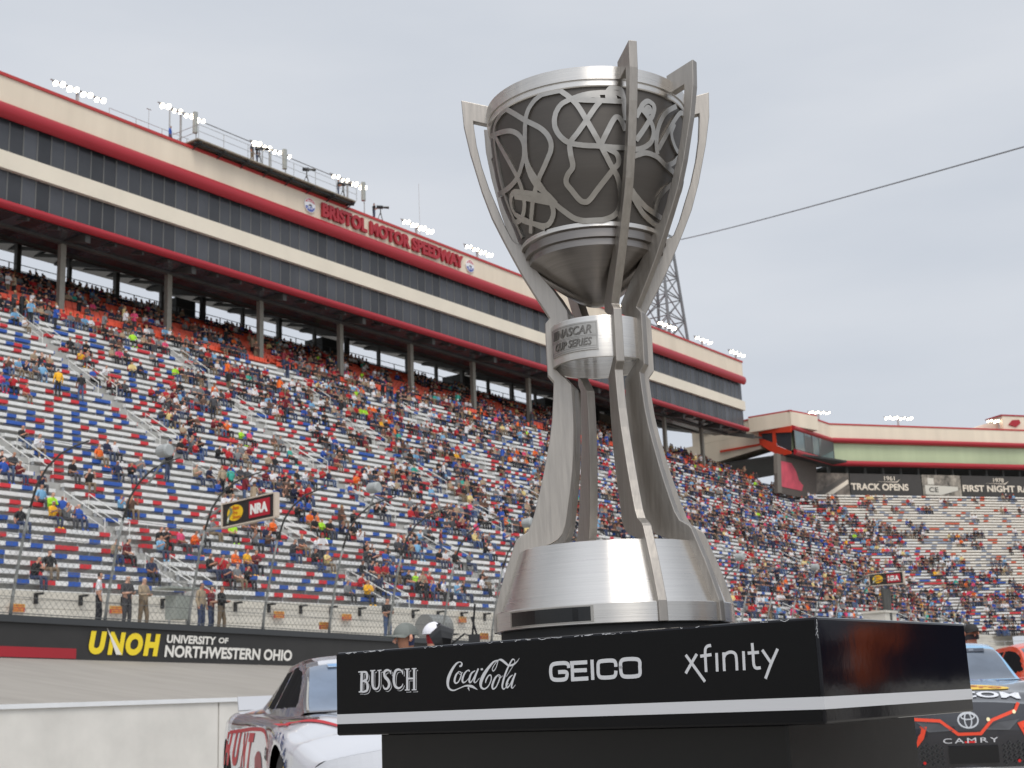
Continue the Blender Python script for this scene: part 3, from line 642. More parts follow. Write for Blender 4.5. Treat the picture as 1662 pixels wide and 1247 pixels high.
m = MB(); m.tube([p0+(p1-p0)*(k/20)-Vector((0, 0, 2.2*4*(k/20)*(1-k/20)*.08)) for k in range(21)], [.07-.045*k/20 for k in range(21)], 6)
tag(m.build('overhead_cable', M_('cable_grey', lin(120, 122, 126), .6)), 'long thin cable crossing the sky from the lattice tower to the right', 'cable')

# ================================================================== TURN BUILDING (right)
tb = empty('turn_suite_building', (45, 184, 0), 'lower cream suite building with greenish glass and black banners around the turn', 'building')
K = [Vector((24.6, 184.4, 0)), Vector((35.9, 172.4, 0)), Vector((43.2, 182.7, 0)), Vector((43.2, 182.7, 0))+UB*75]
def seg(i, extra=0):
    a, b = K[i], K[i+1]; d = (b-a).normalized(); nrm = Vector((d.y, -d.x, 0))    # towards the camera
    return a, d, nrm, (b-a).length
glg = M_('greenish_glass', lin(176, 188, 152), .18, spec=.5, noise=.16, nscale=.18, stretch=(1, 1, .1))
parts = [('fascia', cream, 34.1, 36.0, .05), ('roof_edge', redtrim, 36.0, 36.2, .12), ('glazing', glg, 31.0, 33.5, -.25)]
for nm, mt_, z0, z1, pr_ in parts:
    m = MB()
    for i in range(3):
        if nm == 'glazing' and i == 0: continue
        a, d, nr, ln = seg(i); T = lambda x, y, z: a+d*x+nr*(-y)+Vector((0, 0, z))
        m.box(T, ((.35 if nm == 'glazing' else -.02) if i else 0, -pr_, z0), (ln+.02, (1.2 if nm == 'glazing' else 6)-.01*i, z1+.003*i))
    m.build(nm, mt_, tb)
def polyband(name, mt_, zt, zb, bulge, idx):
    m = MB()
    for i in idx:
        a, d, nr, ln = seg(i); T = lambda x, y, z: a+d*x+nr*(-y)+Vector((0, 0, z))
        qround(m, 0, ln, 0, zt, zb, T=T, bulge=bulge)
    return smooth_by_angle(m.build(name, mt_, tb), .7)
polyband('red_band', redpaint, 34.2, 33.45, .5, (1, 2)); polyband('red_band', redpaint, 31.05, 30.3, .45, (1, 2))
a, d, nr, ln = seg(0); T0 = lambda x, z, dd: a+d*x+nr*dd+Vector((0, 0, z))
def pl0(x, y): q = on_plane(x, y, nr, a.dot(nr)); return ((q-a).dot(d), q.z)
xc_ = pl0(1234, 710)[0]
m = MB(); m.prism(T0, [(-1.5, 34.08), (-1.5, 30.9), (0, 30.9), (xc_, 31.9), (xc_, 34.08)], -3, .045); m.build('lower_cladding', cream, tb)
ored = M_('orange_red_frame', lin(196, 62, 36), .45)
m = MB(); m.prism(T0, [pl0(1233, 701), pl0(1285.5, 691.5), pl0(1285.5, 702), pl0(1237, 704)], .05, .3); m.prism(T0, [pl0(1233, 701), pl0(1237, 702), pl0(1237, 712), pl0(1254, 718.5), pl0(1257, 719), pl0(1263, 724), pl0(1281, 731.5), pl0(1285.5, 733), pl0(1285.5, 737), pl0(1268, 741), pl0(1253, 733), pl0(1235, 722)], .05, .3)
m.prism(T0, [pl0(1255.5, 700), pl0(1259.5, 699.5), pl0(1261.5, 724), pl0(1256, 719)], .05, .28)
m.prism(T0, [pl0(1170, 731.5), pl0(1234, 720.5), pl0(1234, 723.5), pl0(1170, 735)], .05, .2); m.build('corner_frame', ored, tb)
m = MB(); m.prism(T0, [pl0(1236, 703), pl0(1256, 700.5), pl0(1256, 719), pl0(1237, 713)], .0, .08); m.prism(T0, [pl0(1259, 700), pl0(1285, 698), pl0(1285, 733), pl0(1262, 723)], .0, .08); m.build('corner_window', glassdk, tb)
a1_, d1_, n1_, l1_ = seg(1); T1 = lambda x, z, dd: a1_+d1_*x+n1_*dd+Vector((0, 0, z))
def pl1(x, y): q = on_plane(x, y, n1_, a1_.dot(n1_)); return ((q-a1_).dot(d1_), q.z)
m = MB(); m.prism(T1, [(0, 31), (l1_+.1, 31), (l1_+.1, 33.5), (0, 33.5)], .26, .30); m.build('corner_window', M_('teal_glass', lin(96, 116, 118), .15, spec=.6, noise=.3, nscale=.4), tb)
m = MB()
for x in (.0, l1_*.25, l1_*.44, l1_*.62, l1_): m.prism(T1, [(x-.07, 31), (x+.07, 31), (x+.07, 33.5), (x-.07, 33.5)], .30, .36)
m.build('mullion', M_('pale_mullion', (.2, .2, .2)), tb)
m = MB(); m.prism(T1, [(l1_*.26, 31.05), (l1_*.43, 31.05), (l1_*.43, 33.2), (l1_*.26, 33.2)], .30, .33); m.prism(T1, [(l1_*.70, 33.5), (l1_+.1, 33.5), (l1_+.1, 32.4), (l1_*.64, 31.0), (l1_*.58, 31.0)], .301, .32); m.build('shade_panel', M_('dark_blind', lin(70, 74, 74), .4), tb)
# underside, dark concourse and the hanging banners
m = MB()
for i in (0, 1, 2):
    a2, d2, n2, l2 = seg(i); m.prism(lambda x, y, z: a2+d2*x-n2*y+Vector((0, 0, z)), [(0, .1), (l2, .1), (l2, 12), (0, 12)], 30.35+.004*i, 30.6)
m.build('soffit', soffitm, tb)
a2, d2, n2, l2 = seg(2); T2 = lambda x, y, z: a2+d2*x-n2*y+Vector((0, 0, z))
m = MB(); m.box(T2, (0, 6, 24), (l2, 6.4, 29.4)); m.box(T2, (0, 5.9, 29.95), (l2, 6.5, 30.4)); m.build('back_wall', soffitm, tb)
for k in range(26):
    m = MB(); m.box(T2, (k*2.9, 1.2, 26), (k*2.9+.3, 1.6, 30.4)); m.build('post', darksteel, tb)
sb = lambda x: (on_plane(x, 785, NB, PB)-a2).dot(d2)
ban = M_('dark_banner', lin(62, 59, 56), .6, noise=.18, nscale=.6)
grp = 'printed banners hung below the turn building'
def banner(x0, x1, lab, mt_=ban, z0=26.35, z1=29.35):
    r_ = empty('banner', T2(sb(x0), .3, z0), lab, 'banner', grp)
    m = MB(); m.box(T2, (sb(x0)+.02, .3, z0), (sb(x1)-.02, .36, z1)); m.build('banner_cloth', mt_, r_); return r_
TBn = lambda a, b, d_: T2(a, .3-d_, b)
cr_t = M_('cream_print', lin(226, 214, 196), .6)
r1 = banner(1382, 1498, 'dark banner reading 1961 track opens')
m = MB(); put_text(m, '1961', TBn, sb(1438), sb(1455), 28.45, 29.05, .03, bold=.01); put_text(m, 'TRACK OPENS', TBn, sb(1383), sb(1476), 27.05, 28.0, .03, bold=.03)
m.add([TBn(sb(1425), 28.28, .03), TBn(sb(1458), 28.18, .03), TBn(sb(1464), 28.65, .03), TBn(sb(1457), 28.3, .03)], [(0, 1, 2, 3)]); m.build('banner_lettering', cr_t, r1)
r2 = banner(1563, 1720, 'dark banner reading 1978 first night race')
m = MB(); put_text(m, '1978', TBn, sb(1615), sb(1632), 28.45, 29.05, .03, bold=.01); put_text(m, 'FIRST NIGHT RACE', TBn, sb(1564), sb(1688), 27.05, 28.0, .03, bold=.03)
m.add([TBn(sb(1600), 28.28, .03), TBn(sb(1634), 28.18, .03), TBn(sb(1640), 28.65, .03), TBn(sb(1633), 28.3, .03)], [(0, 1, 2, 3)]); m.build('banner_lettering', cr_t, r2)
picA = M_('sepia_print_dark', lin(128, 118, 108), .6, noise=.7, nscale=.9); picB = M_('sepia_print_pale', lin(150, 142, 130), .6, noise=.9, nscale=1.1)
r3 = banner(1325, 1381, 'banner printed with an old brown picture of a banked track', picA)
m = MB(); m.add([TBn(sb(1340), 26.4, .03), TBn(sb(1379), 28.5, .03), TBn(sb(1379), 27.9, .03), TBn(sb(1352), 26.4, .03)], [(0, 1, 2, 3)]); m.build('picture_detail', cr_t, r3)
m = MB(); m.add([TBn(sb(1326), 26.5, .025), TBn(sb(1372), 28.9, .025), TBn(sb(1379), 28.7, .025), TBn(sb(1338), 26.4, .025)], [(0, 1, 2, 3)]); m.build('picture_detail', M_('track_grey_print', lin(90, 84, 78), .6), r3)
r4 = banner(1499, 1562, 'banner printed with a pale old picture of a crowded ticket booth', picB)
m = MB(); m.add([TBn(sb(1503), 26.6, .03), TBn(sb(1527), 26.5, .03), TBn(sb(1556), 27.2, .03), TBn(sb(1556), 27.7, .03), TBn(sb(1503), 27.9, .03)], [(0, 1, 2, 3, 4)]); put_text(m, 'CE', TBn, sb(1509), sb(1524), 26.9, 27.6, .05, bold=.02, m=1)
m.add([TBn(sb(1508), 28.0, .03), TBn(sb(1518), 28.0, .03), TBn(sb(1518), 28.9, .03), TBn(sb(1508), 28.9, .03)], [(0, 1, 2, 3)]); m.build('picture_detail', [M_('pale_print', lin(205, 200, 188), .6), ban], r4)
# mural wall at the corner
m = MB()
r5 = empty('mural_wall', T1(2, 24, -.6), 'dark brown wall with a pink and red mural beside the first banner', 'wall')
pm = lambda x, y, d_: (lambda q: q)(on_plane(x, y, n1_, a1_.dot(n1_)-1.2)+n1_*d_)
def ppoly(mb, pts, d_, th, c=None): 
    k = len(pts); vs = [pm(x, y, d_) for x, y in pts]+[pm(x, y, d_-th) for x, y in pts]; mb.add(vs, [tuple(range(k)), tuple(range(2*k-1, k-1, -1))]+[(i, (i+1) % k, k+(i+1) % k, k+i) for i in range(k)], c)
m = MB(); ppoly(m, [(1261, 738), (1325, 752), (1325, 812), (1261, 800)], 0, .4); m.build('wall_body', M_('mural_brown', lin(84, 76, 70), .7, noise=.2), r5)
m = MB(); ppoly(m, [(1266, 748), (1284, 752), (1292, 766), (1296, 780), (1303, 788), (1301, 797), (1268, 790)], .05, .04); m.build('mural', M_('mural_pink', lin(196, 76, 92), .6, noise=.25, nscale=.8), r5)
m = MB(); ppoly(m, [(1260, 736), (1266, 738), (1268, 800), (1262, 800)], .1, .5); m.build('column', M_('concrete_col', lin(112, 106, 98), .7), r5)
# rooftop sign at the right edge
r6 = empty('rooftop_sign', T2(sb(1650), 1, 36.2), 'white rooftop sign box with a red emblem at the right edge', 'sign')
m = MB(); m.box(T2, (sb(1645), .6, 36.2), (sb(1700), 4, 38.3)); m.build('sign_box', cream, r6)
m = MB(); m.box(T2, (sb(1643), .5, 38.3), (sb(1702), 4.1, 38.5)); m.prism(lambda a, b, d_: T2(sb(1662)+a, .55-d_, 37.2+b), [(-1, -.2), (-.2, .5), (1, .6), (1.2, .1), (.3, -.5)], 0, .1); m.build('emblem', redpaint, r6)
r7 = empty('roof_gable', T2(sb(1610), 1, 36.2), 'small white gabled roof vent behind the floodlight at the right', 'roof')
m = MB(); m.prism(lambda a, b, d_: T2(sb(1594)+a, 2+d_, 36.15+b), [(0, 0), (5.5, 0), (5.5, 1.4), (3.4, 1.2)], 0, 3); m.build('gable', cream_lo, r7)
for x, y, lab in ((1328, 670, 'small lit floodlight bank left end of the turn building roof'), (1457, 679, 'lit floodlight bank on the middle of the turn building roof'), (1621, 684, 'lit floodlight bank beside the white sign on the turn roof')):
    q = on_plane(x, y, NB, PB+1.5); floodlight(q.dot(UB), PB+1.5, q.z, T=TB, zroof=36.1, lab=lab, L_=3.6 if x < 1400 else 4.8)
# ================================================================== PEOPLE
def pal(*a): return [lin(*c) for c in a]
def person_mesh(name, J, B, R, lv=1):
    """one continuous skinned body: J joints, B bones (i, j, region), R radii"""
    me = bpy.data.meshes.new(name); me.from_pydata(J, [(b[0], b[1]) for b in B], []); ob = bpy.data.objects.new(name, me); COL.objects.link(ob)
    sk_ = ob.modifiers.new('s', 'SKIN'); sk_.use_smooth_shade = True
    for i, r in enumerate(R): me.skin_vertices[0].data[i].radius = r if isinstance(r, tuple) else (r, r)
    me.skin_vertices[0].data[0].use_root = True
    if lv: sb_ = ob.modifiers.new('u', 'SUBSURF'); sb_.levels = lv; sb_.render_levels = lv
    dg = bpy.context.evaluated_depsgraph_get(); ev = ob.evaluated_get(dg); out = bpy.data.meshes.new_from_object(ev); bpy.data.objects.remove(ob)
    out.name = name
    at = out.color_attributes.new('Region', 'FLOAT_COLOR', 'CORNER'); JV = [Vector(j) for j in J]
    COLS = {'skin': (0, 0, 1, 1), 'shirt': (1, 0, 0, 1), 'legs': (0, 1, 0, 1), 'hair': (0, 0, 0, 1), 'shoe': (1, 1, 0, 1)}
    for p in out.polygons:
        c = Vector(p.center); best = 9; rg = 'shirt'
        for a, b, r in B:
            d = JV[b]-JV[a]; t = max(0, min(1, (c-JV[a]).dot(d)/max(d.length_squared, 1e-9))); ds = (JV[a]+d*t-c).length
            if ds < best: best = ds; rg = r
        if rg == 'head':
            h = JV[HEAD]; rg = 'hair' if (c.z > h.z+.045 or (c.y > h.y+.015 and c.z > h.z-.05)) else 'skin'
        for li in p.loop_indices: at.data[li].color = COLS[rg]
    out.polygons.foreach_set('use_smooth', [True]*len(out.polygons))
    return out
# joints: 0 pelvis 1 waist 2 chest 3 neck 4 chin 5 head 6 crown | 7-9 left arm, 10 hand | 11-13 right, 14 hand | 15-18 left leg | 19-22 right leg
HEAD = 5
def bones(short=False):
    fa = 'skin' if short else 'shirt'
    return [(0, 1, 'shirt'), (1, 2, 'shirt'), (2, 3, 'shirt'), (3, 4, 'skin'), (4, 5, 'head'), (5, 6, 'head'),
            (2, 7, 'shirt'), (7, 8, 'shirt'), (8, 9, fa), (9, 10, 'skin'), (2, 11, 'shirt'), (11, 12, 'shirt'), (12, 13, fa), (13, 14, 'skin'),
            (0, 15, 'legs'), (15, 16, 'legs'), (16, 17, 'legs'), (17, 18, 'shoe'), (0, 19, 'legs'), (19, 20, 'legs'), (20, 21, 'legs'), (21, 22, 'shoe')]
RAD = [(.16, .12), (.15, .115), (.17, .12), .058, .062, (.085, .095), .062, .062, .046, .036, .034, .062, .046, .036, .034, .092, .066, .046, .04, .092, .066, .046, .04]
RAD = [(.16, .12), (.15, .115), (.165, .12), .058, .064, (.082, .095), .066, .066, .048, .038, .034, .066, .048, .038, .034, .095, .07, .05, .042, .095, .07, .05, .042]
def seated(lean=.0, arms='lap', wide=1.0, turn=0.0, short=True):
    f = -lean; J = [(0, 0, .10), (0, f*.3, .28), (0, f*.7, .48), (0, f*1.0-.01, .62), (0, f*1.1-.03, .68), (turn*.02, f*1.2-.035, .76), (turn*.02, f*1.2-.02, .84)]
    ar = {'lap': [(.20, -.06, .30), (.10, -.26, .20), (.05, -.33, .20)], 'up': [(.23, -.18, .36), (.14, -.30, .58), (.10, -.30, .66)], 'side': [(.26, -.02, .30), (.28, -.10, .10), (.29, -.14, .05)], 'fold': [(.22, -.10, .32), (.02, -.20, .36), (-.05, -.20, .38)], 'phone': [(.21, -.10, .30), (.07, -.30, .40), (.03, -.34, .45)]}[arms]
    J += [(.18, f*.85, .54)]+[(x*wide, y+f*.5, z) for x, y, z in ar]
    J += [(-.18, f*.85, .54)]+[(-x*wide, y+f*.5+.02, z+.01) for x, y, z in ar]
    J += [(.09, -.04, .08), (.13*wide, -.44, .10), (.12*wide, -.46, -.34), (.13*wide, -.58, -.40), (-.09, -.04, .08), (-.13*wide, -.43, .10), (-.13*wide, -.50, -.34), (-.15*wide, -.62, -.40)]
    return J, bones(short)
def standing(arms='down', stride=.0, short=True, bend=0):
    f = -bend; J = [(0, 0, .96), (0, f*.2, 1.14), (0, f*.5, 1.34), (0, f*.8-.01, 1.48), (0, f*.9-.025, 1.54), (0, f-.03, 1.62), (0, f-.015, 1.71)]
    ar = {'down': [(.25, .02, 1.14), (.26, -.06, .90), (.26, -.09, .82)], 'hold': [(.24, -.04, 1.14), (.10, -.24, 1.16), (.05, -.29, 1.18)], 'up': [(.25, -.14, 1.26), (.14, -.24, 1.48), (.10, -.22, 1.56)], 'hip': [(.31, .05, 1.16), (.18, -.06, 1.02), (.15, -.08, .98)]}[arms]
    J += [(.185, f*.6, 1.41)]+[(x, y+f*.5, z) for x, y, z in ar]+[(-.185, f*.6, 1.41)]+[(-x, y+f*.5, z) for x, y, z in ar]
    J += [(.09, 0, .90), (.10, -.03-stride, .50), (.11, .02-stride, .09), (.12, -.13-stride, .04), (-.09, 0, .90), (-.10, -.02+stride, .50), (-.11, .04+stride, .09), (-.13, -.10+stride, .04)]
    return J, bones(short)
SEAT = [person_mesh('seated_body', *seated(*a), RAD) for a in ((.02, 'lap'), (.14, 'lap', 1.0, .5), (.04, 'phone'), (.0, 'side', 1.1), (.08, 'fold', 1.0, -.5, False), (.16, 'phone', 1.15, 0, False), (.02, 'up', 1, 0), (.05, 'lap', 1.2, 0, False))]
STAND = [person_mesh('standing_body', *standing(*a), RAD) for a in (('down', .03), ('hold', .0), ('up', .02, False), ('hip', .04), ('down', .0, False), ('hold', .05, False))]
# clothing shader: object colour for the top, per-object random for the rest
pm_ = bpy.data.materials.new('clothes_and_skin'); pm_.use_nodes = True; t = pm_.node_tree; b = t.nodes['Principled BSDF']; b.inputs['Roughness'].default_value = .75
at = N(t, 'ShaderNodeAttribute', attribute_name='Region'); sp_ = N(t, 'ShaderNodeSeparateColor'); t.links.new(at.outputs['Color'], sp_.inputs[0]); oi = N(t, 'ShaderNodeObjectInfo')
def ramp(cols, src):
    r = N(t, 'ShaderNodeValToRGB'); r.color_ramp.interpolation = 'CONSTANT'; el = r.color_ramp.elements
    while len(el) < len(cols): el.new(.5)
    for i, c in enumerate(cols): el[i].position = i/len(cols); el[i].color = c
    t.links.new(src, r.inputs[0]); return r.outputs[0]
mu = N(t, 'ShaderNodeMath', operation='MULTIPLY'); mu.inputs[1].default_value = 7.31; t.links.new(oi.outputs['Random'], mu.inputs[0]); fr_ = N(t, 'ShaderNodeMath', operation='FRACT'); t.links.new(mu.outputs[0], fr_.inputs[0])
hair_ = ramp(pal((38, 32, 28), (30, 28, 30), (96, 72, 48), (24, 24, 26), (150, 30, 34), (190, 190, 188), (40, 48, 80), (150, 118, 80), (34, 34, 34)), fr_.outputs[0])
leg_ = ramp(pal((58, 70, 98), (34, 36, 42), (74, 92, 124), (40, 40, 42), (120, 104, 84), (66, 66, 70), (48, 58, 84)), oi.outputs['Random'])
skin_ = ramp(pal((196, 146, 122), (178, 126, 102), (206, 160, 136), (150, 104, 80), (188, 138, 112)), fr_.outputs[0])
nn = N(t, 'ShaderNodeTexNoise'); nn.inputs['Scale'].default_value = 9; 
tcx = N(t, 'ShaderNodeTexCoord'); t.links.new(tcx.outputs['Object'], nn.inputs['Vector'])
mr_ = N(t, 'ShaderNodeMapRange'); mr_.inputs['To Min'].default_value = .55; mr_.inputs['To Max'].default_value = 1.35; t.links.new(nn.outputs['Fac'], mr_.inputs[0])
cur = hair_
for src, fac in ((skin_, sp_.outputs[2]), (leg_, sp_.outputs[1]), (oi.outputs['Color'], sp_.outputs[0])):
    mxn = N(t, 'ShaderNodeMix', data_type='RGBA'); t.links.new(fac, mxn.inputs[0]); t.links.new(cur, mxn.inputs[6]); t.links.new(src, mxn.inputs[7]); cur = mxn.outputs[2]
vm = N(t, 'ShaderNodeVectorMath', operation='SCALE'); t.links.new(cur, vm.inputs[0]); t.links.new(mr_.outputs[0], vm.inputs['Scale']); t.links.new(vm.outputs[0], b.inputs['Base Color'])
for me in SEAT+STAND: me.materials.append(pm_)
SHIRT = {'black': lin(30, 30, 32), 'dark grey': lin(66, 66, 70), 'grey': lin(120, 122, 124), 'navy': lin(34, 42, 70), 'white': lin(222, 222, 224), 'red': lin(184, 34, 42), 'blue': lin(44, 84, 170), 'orange': lin(240, 110, 36), 'yellow': lin(238, 178, 38), 'lime green': lin(170, 226, 50),
         'pink': lin(222, 74, 118), 'tan': lin(166, 148, 124), 'brown': lin(96, 72, 60), 'light blue': lin(120, 170, 206), 'dark red': lin(112, 26, 38), 'teal': lin(60, 168, 150), 'cream': lin(226, 206, 140)}
WGT = ['black']*26+['dark grey']*14+['grey']*13+['navy']*13+['white']*15+['red']*8+['blue']*7+['orange']*2+['yellow']*1+['pink']*2+['tan']*8+['brown']*7+['light blue']*5+['dark red']*7+['lime green']*1+['teal']*1+['cream']*3
def put_person(me, loc, rz, col, label, group=None, sc=1.0):
    o = bpy.data.objects.new('person', me); COL.objects.link(o); o.location = loc; o.rotation_euler = (0, 0, rz); o.scale = (sc, sc, sc); o.color = SHIRT[col]
    tag(o, label, 'person', group); return o

# ================================================================== GRANDSTANDS
AW, BR = [], []
def zA(P): q = P-43; return 5.5+.55*q+.0037*q*q if P < 75.4 else 27.3+(P-75.5)*.53
def zB(P): q = PB-2-P; return 25.5-.60*q+.002*q*q if q < 40 else 25.5-.60*40+3.2
def A2w(s, P): v = UA*s+NA*P; return v
def endA(P):
    s = 100
    while s < 230:
        w = A2w(s, P); pb = w.dot(NB)
        if pb > PB-1.5: break
        if pb > PB-42 and zB(pb) > zA(P)-.05: break
        s += .6
    return s
def startB(P):
    s = 120
    while s > 20:
        w = UB*s+NB*P; pa = w.dot(NA)
        if pa > 42.5 and zA(pa) > zB(P)-.05: break
        s -= .6
    return s
CW_, CR_, CB_, CO_, CG_ = lin(224, 224, 222), lin(204, 50, 58), lin(46, 88, 170), lin(232, 92, 62), lin(168, 170, 172)
rg = random.Random(5)
AISLE = [38+12.3*k for k in range(-6, 16)]
def in_aisle(s, w=.65): return any(abs(s-a) < w for a in AISLE)
gs = empty('grandstand', TA(60, 43, 4), 'steep main grandstand with red white and blue benches and orange top rows', 'grandstand')
rowsA = []; P = 43.0
while P < 88.2:
    rowsA.append((P, zA(P))); P += .8 if P < 75.4 else .85
mdeck = MB()
for i, (P, z) in enumerate(rowsA):
    s0, s1 = -30, endA(P); zp = rowsA[i-1][1] if i else 3.6; Pn = rowsA[i+1][0] if i+1 < len(rowsA) else P+2
    mdeck.quad(TA(s0, P-.42, z), TA(s1, P-.42, z), TA(s1, Pn-.42, z), TA(s0, Pn-.42, z))
    if i: mdeck.quad(TA(s0, P-.42, zp), TA(s1, P-.42, zp), TA(s1, P-.42, z), TA(s0, P-.42, z))
mdeck.build('deck', alum, gs, fix=False)
def bench(T, P, z, s0, s1, style, parent, cell=.62, into=None):
    m = into or MB(); s = s0; last = None
    while s < s1:
        e = min(s+cell, s1); c = None
        if style == 'rwb':
            c = rg.choice([CR_, CB_]) if rg.random() < (.48 if last is CW_ else .15) else CW_
        elif style == 'orange': c = CO_ if rg.random() < .97 else CG_
        elif callable(style): c = style((s+e)/2)
        last = c
        if style == 'orange':
            m.box(T, (s+.03, P+.05, z+.36), (e-.03, P+.42, z+.44), c); m.box(T, (s+.03, P+.38, z+.44), (e-.03, P+.44, z+.80), c)
        else:
            m.box(T, (s+.004, P+.02, z+.30), (e-.004, P+.32, z+.47), c)
        s = e
    s = s0
    while s < s1 and style != 'orange':
        m.box(T, (s+.02, P+.1, z), (s+.07, P+.25, z+.30), CG_); s += cell*4
    if m.v and not into: return m.build('bench', seatm, parent, fix=False)
secs = []
for i, (P, z) in enumerate(rowsA):
    e_ = endA(P); cuts = [-24]+[a for a in AISLE if -24 < a < e_]+[e_]
    for a, b in zip(cuts, cuts[1:]):
        c_ = TA(min(max((a+b)/2, 24), 200), P, z); secs.append(((c_-O).length+(0 if b > 26 else 900), a+(.52 if a != cuts[0] else 0), b-(.52 if b != e_ else 0), P, z))
secs.sort(key=lambda q: q[0]); rest = MB()
for k, (d_, a, b, P, z) in enumerate(secs):
    st_ = 'rwb' if P < 75.4 else 'orange'
    if k < 99: bench(TA, P, z, a, b, st_, gs, .56)
    else: bench(TA, P, z, a, b, st_, None, .56 if P < 75.4 else .58, rest)
tag(rest.build('bench', seatm, gs, fix=False), kind='stuff')
# front wall of the stand, walkway
m = MB()
for k in range(7): z = 3.3+.31*k; m.box(TA, (-30, 42.02+.0, z), (150, 42.5, z+.29)); m.box(TA, (-30, 42.06, z+.28), (150, 42.4, z+.32))
m.build('front_wall', siding, gs)
for s in [24+1.9*k for k in range(50)]:
    m = MB(); m.box(TA, (s-.06, 41.6, 5.30), (s+.06, 42.1, 5.38)); m.box(TA, (s-.06, 41.92, 5.0), (s+.06, 42.02, 5.38)); m.build('bracket', blackm, gs)
m = MB(); m.tube([TA(-30, 41.8, 5.44), TA(150, 41.8, 5.44)], .03, 5); m.build('front_rail', white, gs)
m = MB()
for a, b in zip(range(-30, 106, 6), range(-24, 112, 6)): m.quad(TA(a, 36.5, wall_z(a)-.12), TA(b, 36.5, wall_z(b)-.12), TA(b, 42.2, wall_z(b)-.12), TA(a, 42.2, wall_z(a)-.12))
tag(m.build('walkway', concrete, fix=False), kind='structure')
# aisle handrails
nr_ = 0
for a in AISLE:
    if a < 20 or a > 150: continue
    for i in range(0, 40, 7):
        if nr_ >= 96: break
        if a > 90 and i % 2: continue
        for sd_ in (-.66, .66):
            if sd_ < 0 and a > 75: continue
            m = MB(); P0, z0 = rowsA[i]; P1, z1 = rowsA[min(i+3, len(rowsA)-1)]; s = a+sd_
            m.tube([TA(s, P0-.5, z0-.3), TA(s, P0-.5, z0+.62), TA(s, P1, z1+.75), TA(s, P1, z1)], .028, 5); m.tube([TA(s, P0-.5, z0+.22), TA(s, P1, z1+.35)], .022, 5)
            m.build('handrail', white, gs); nr_ += 1
railing('rear_railing', TA, -20, 156, 88.7, 34.5, 2.4, gs, h=1.0, r=.05, mt=darksteel)
m = MB(); m.box(TA, (-30, 88.6, 33.3), (157, 88.75, 34.9)); m.build('rear_parapet', M_('parapet_grey', lin(92, 96, 100), .7), gs)
# turn grandstand
gb = empty('turn_grandstand', TB(110, 120, 4), 'far grandstand around the turn with pale mostly empty rows', 'grandstand')
rowsB = []; P = PB-2.0
while P > PB-41: rowsB.append((P, zB(P))); P -= .82
q1 = on_plane(1340, 800, NB, PB-3); 
def above_line(w):      # upper pale rows / lower crowded rows of the turn
    x, y = proj(w); return y < 800+(x-1340)*.50
m = MB()
for i, (P, z) in enumerate(rowsB):
    s0, s1 = startB(P)-1.5, 175; Pn = P+.82; zn = rowsB[i-1][1] if i else z
    m.quad(TB(s0, P-.4, z), TB(s1, P-.4, z), TB(s1, Pn-.4, z), TB(s0, Pn-.4, z))
    if i: m.quad(TB(s0, Pn-.4, z), TB(s1, Pn-.4, z), TB(s1, Pn-.4, zn), TB(s0, Pn-.4, zn))
m.build('deck', M_('pale_deck', lin(176, 168, 156), .7, noise=.15, nscale=.8), gb, fix=False)
CP_, CQ_, CS_ = lin(232, 227, 218), lin(205, 96, 70), lin(150, 158, 174)
# the colour zones belong to the stand: the pale block starts at a fixed aisle line on its surface
ln0 = on_plane(1340, 803, NB, PB-3).dot(UB)
def styleB(P):
    def f(s):
        lim = ln0+(PB-3-P)*LSL
        return rg.choice([CP_]*10+[CQ_]+[CS_]*2) if s > lim else rg.choice([CW_, CW_, CW_, CW_, CR_, CB_])
    return f
_e = None; bestd = 9e9
for (P, z) in rowsB:
    for s in [70+k*.7 for k in range(130)]:
        x, y = proj(TB(s, P, z))
        d_ = abs(x-1640)+abs(y-950)
        if d_ < bestd: bestd = d_; _e = (s, P)
LSL = (_e[0]-ln0)/(PB-3-_e[1])
for i, (P, z) in enumerate(rowsB): bench(TB, P, z, startB(P), 170, styleB(P), gb, .75)
railing('front_railing', TB, 40, 170, PB-41.5, 3.2, 3, gb, h=1.6, r=.04)
m = MB()
m.quad(TB(30, PB-62, 1.2), TB(175, PB-62, 1.2), TB(175, PB-47, 3.0), TB(30, PB-47, 3.0)); tag(m.build('race_track', asphalt, fix=False), kind='structure')
tw2 = empty('track_wall', TB(100, PB-46.5, 3), 'far grey track wall around the turn at the right', 'wall')
m = MB(); m.box(TB, (30, PB-47, 2.6), (175, PB-46.5, 4.2)); m.box(TB, (30, PB-46.5, 2.5), (175, PB-40.8, 3.2)); m.build('wall_body', concrete, tw2)

# crowd -----------------------------------------------------------
RZA = PI/2-YAW; RZB = math.atan2(.34109, .94003)
occ = set(); IND = []
POSTX = [22, 173, 312, 431, 536, 635, 724, 803]
def zone(x):
    if x < 22: return 'left of the first fence post'
    for i in range(7):
        if x < POSTX[i+1]:
            a = ORD[i]; b_ = ORD[i+1] if i < 6 else None
            return f'between {a} and {b_} fence posts' if b_ else 'between seventh fence post and trophy'
    if x < 1190: return 'seen past the trophy legs'
    return 'right of the trophy'
ROWW = ['bottom row']+[o+' row up' for o in ORD[1:]]
ROWW += [o+' row up' for o in 'sixteenth seventeenth eighteenth nineteenth twentieth twenty-first twenty-second twenty-third twenty-fourth twenty-fifth twenty-sixth twenty-seventh'.split()]
def rowword(i): return ROWW[i] if i < len(ROWW) else 'upper rows'
def row_at(x, y):
    best = None
    for i, (P, z) in enumerate(rowsA):
        s, zz = sA(x, y, P+.2); d_ = abs(zz-(z+.5))
        if best is None or d_ < best[0]: best = (d_, i, s)
    return best[1], best[2]
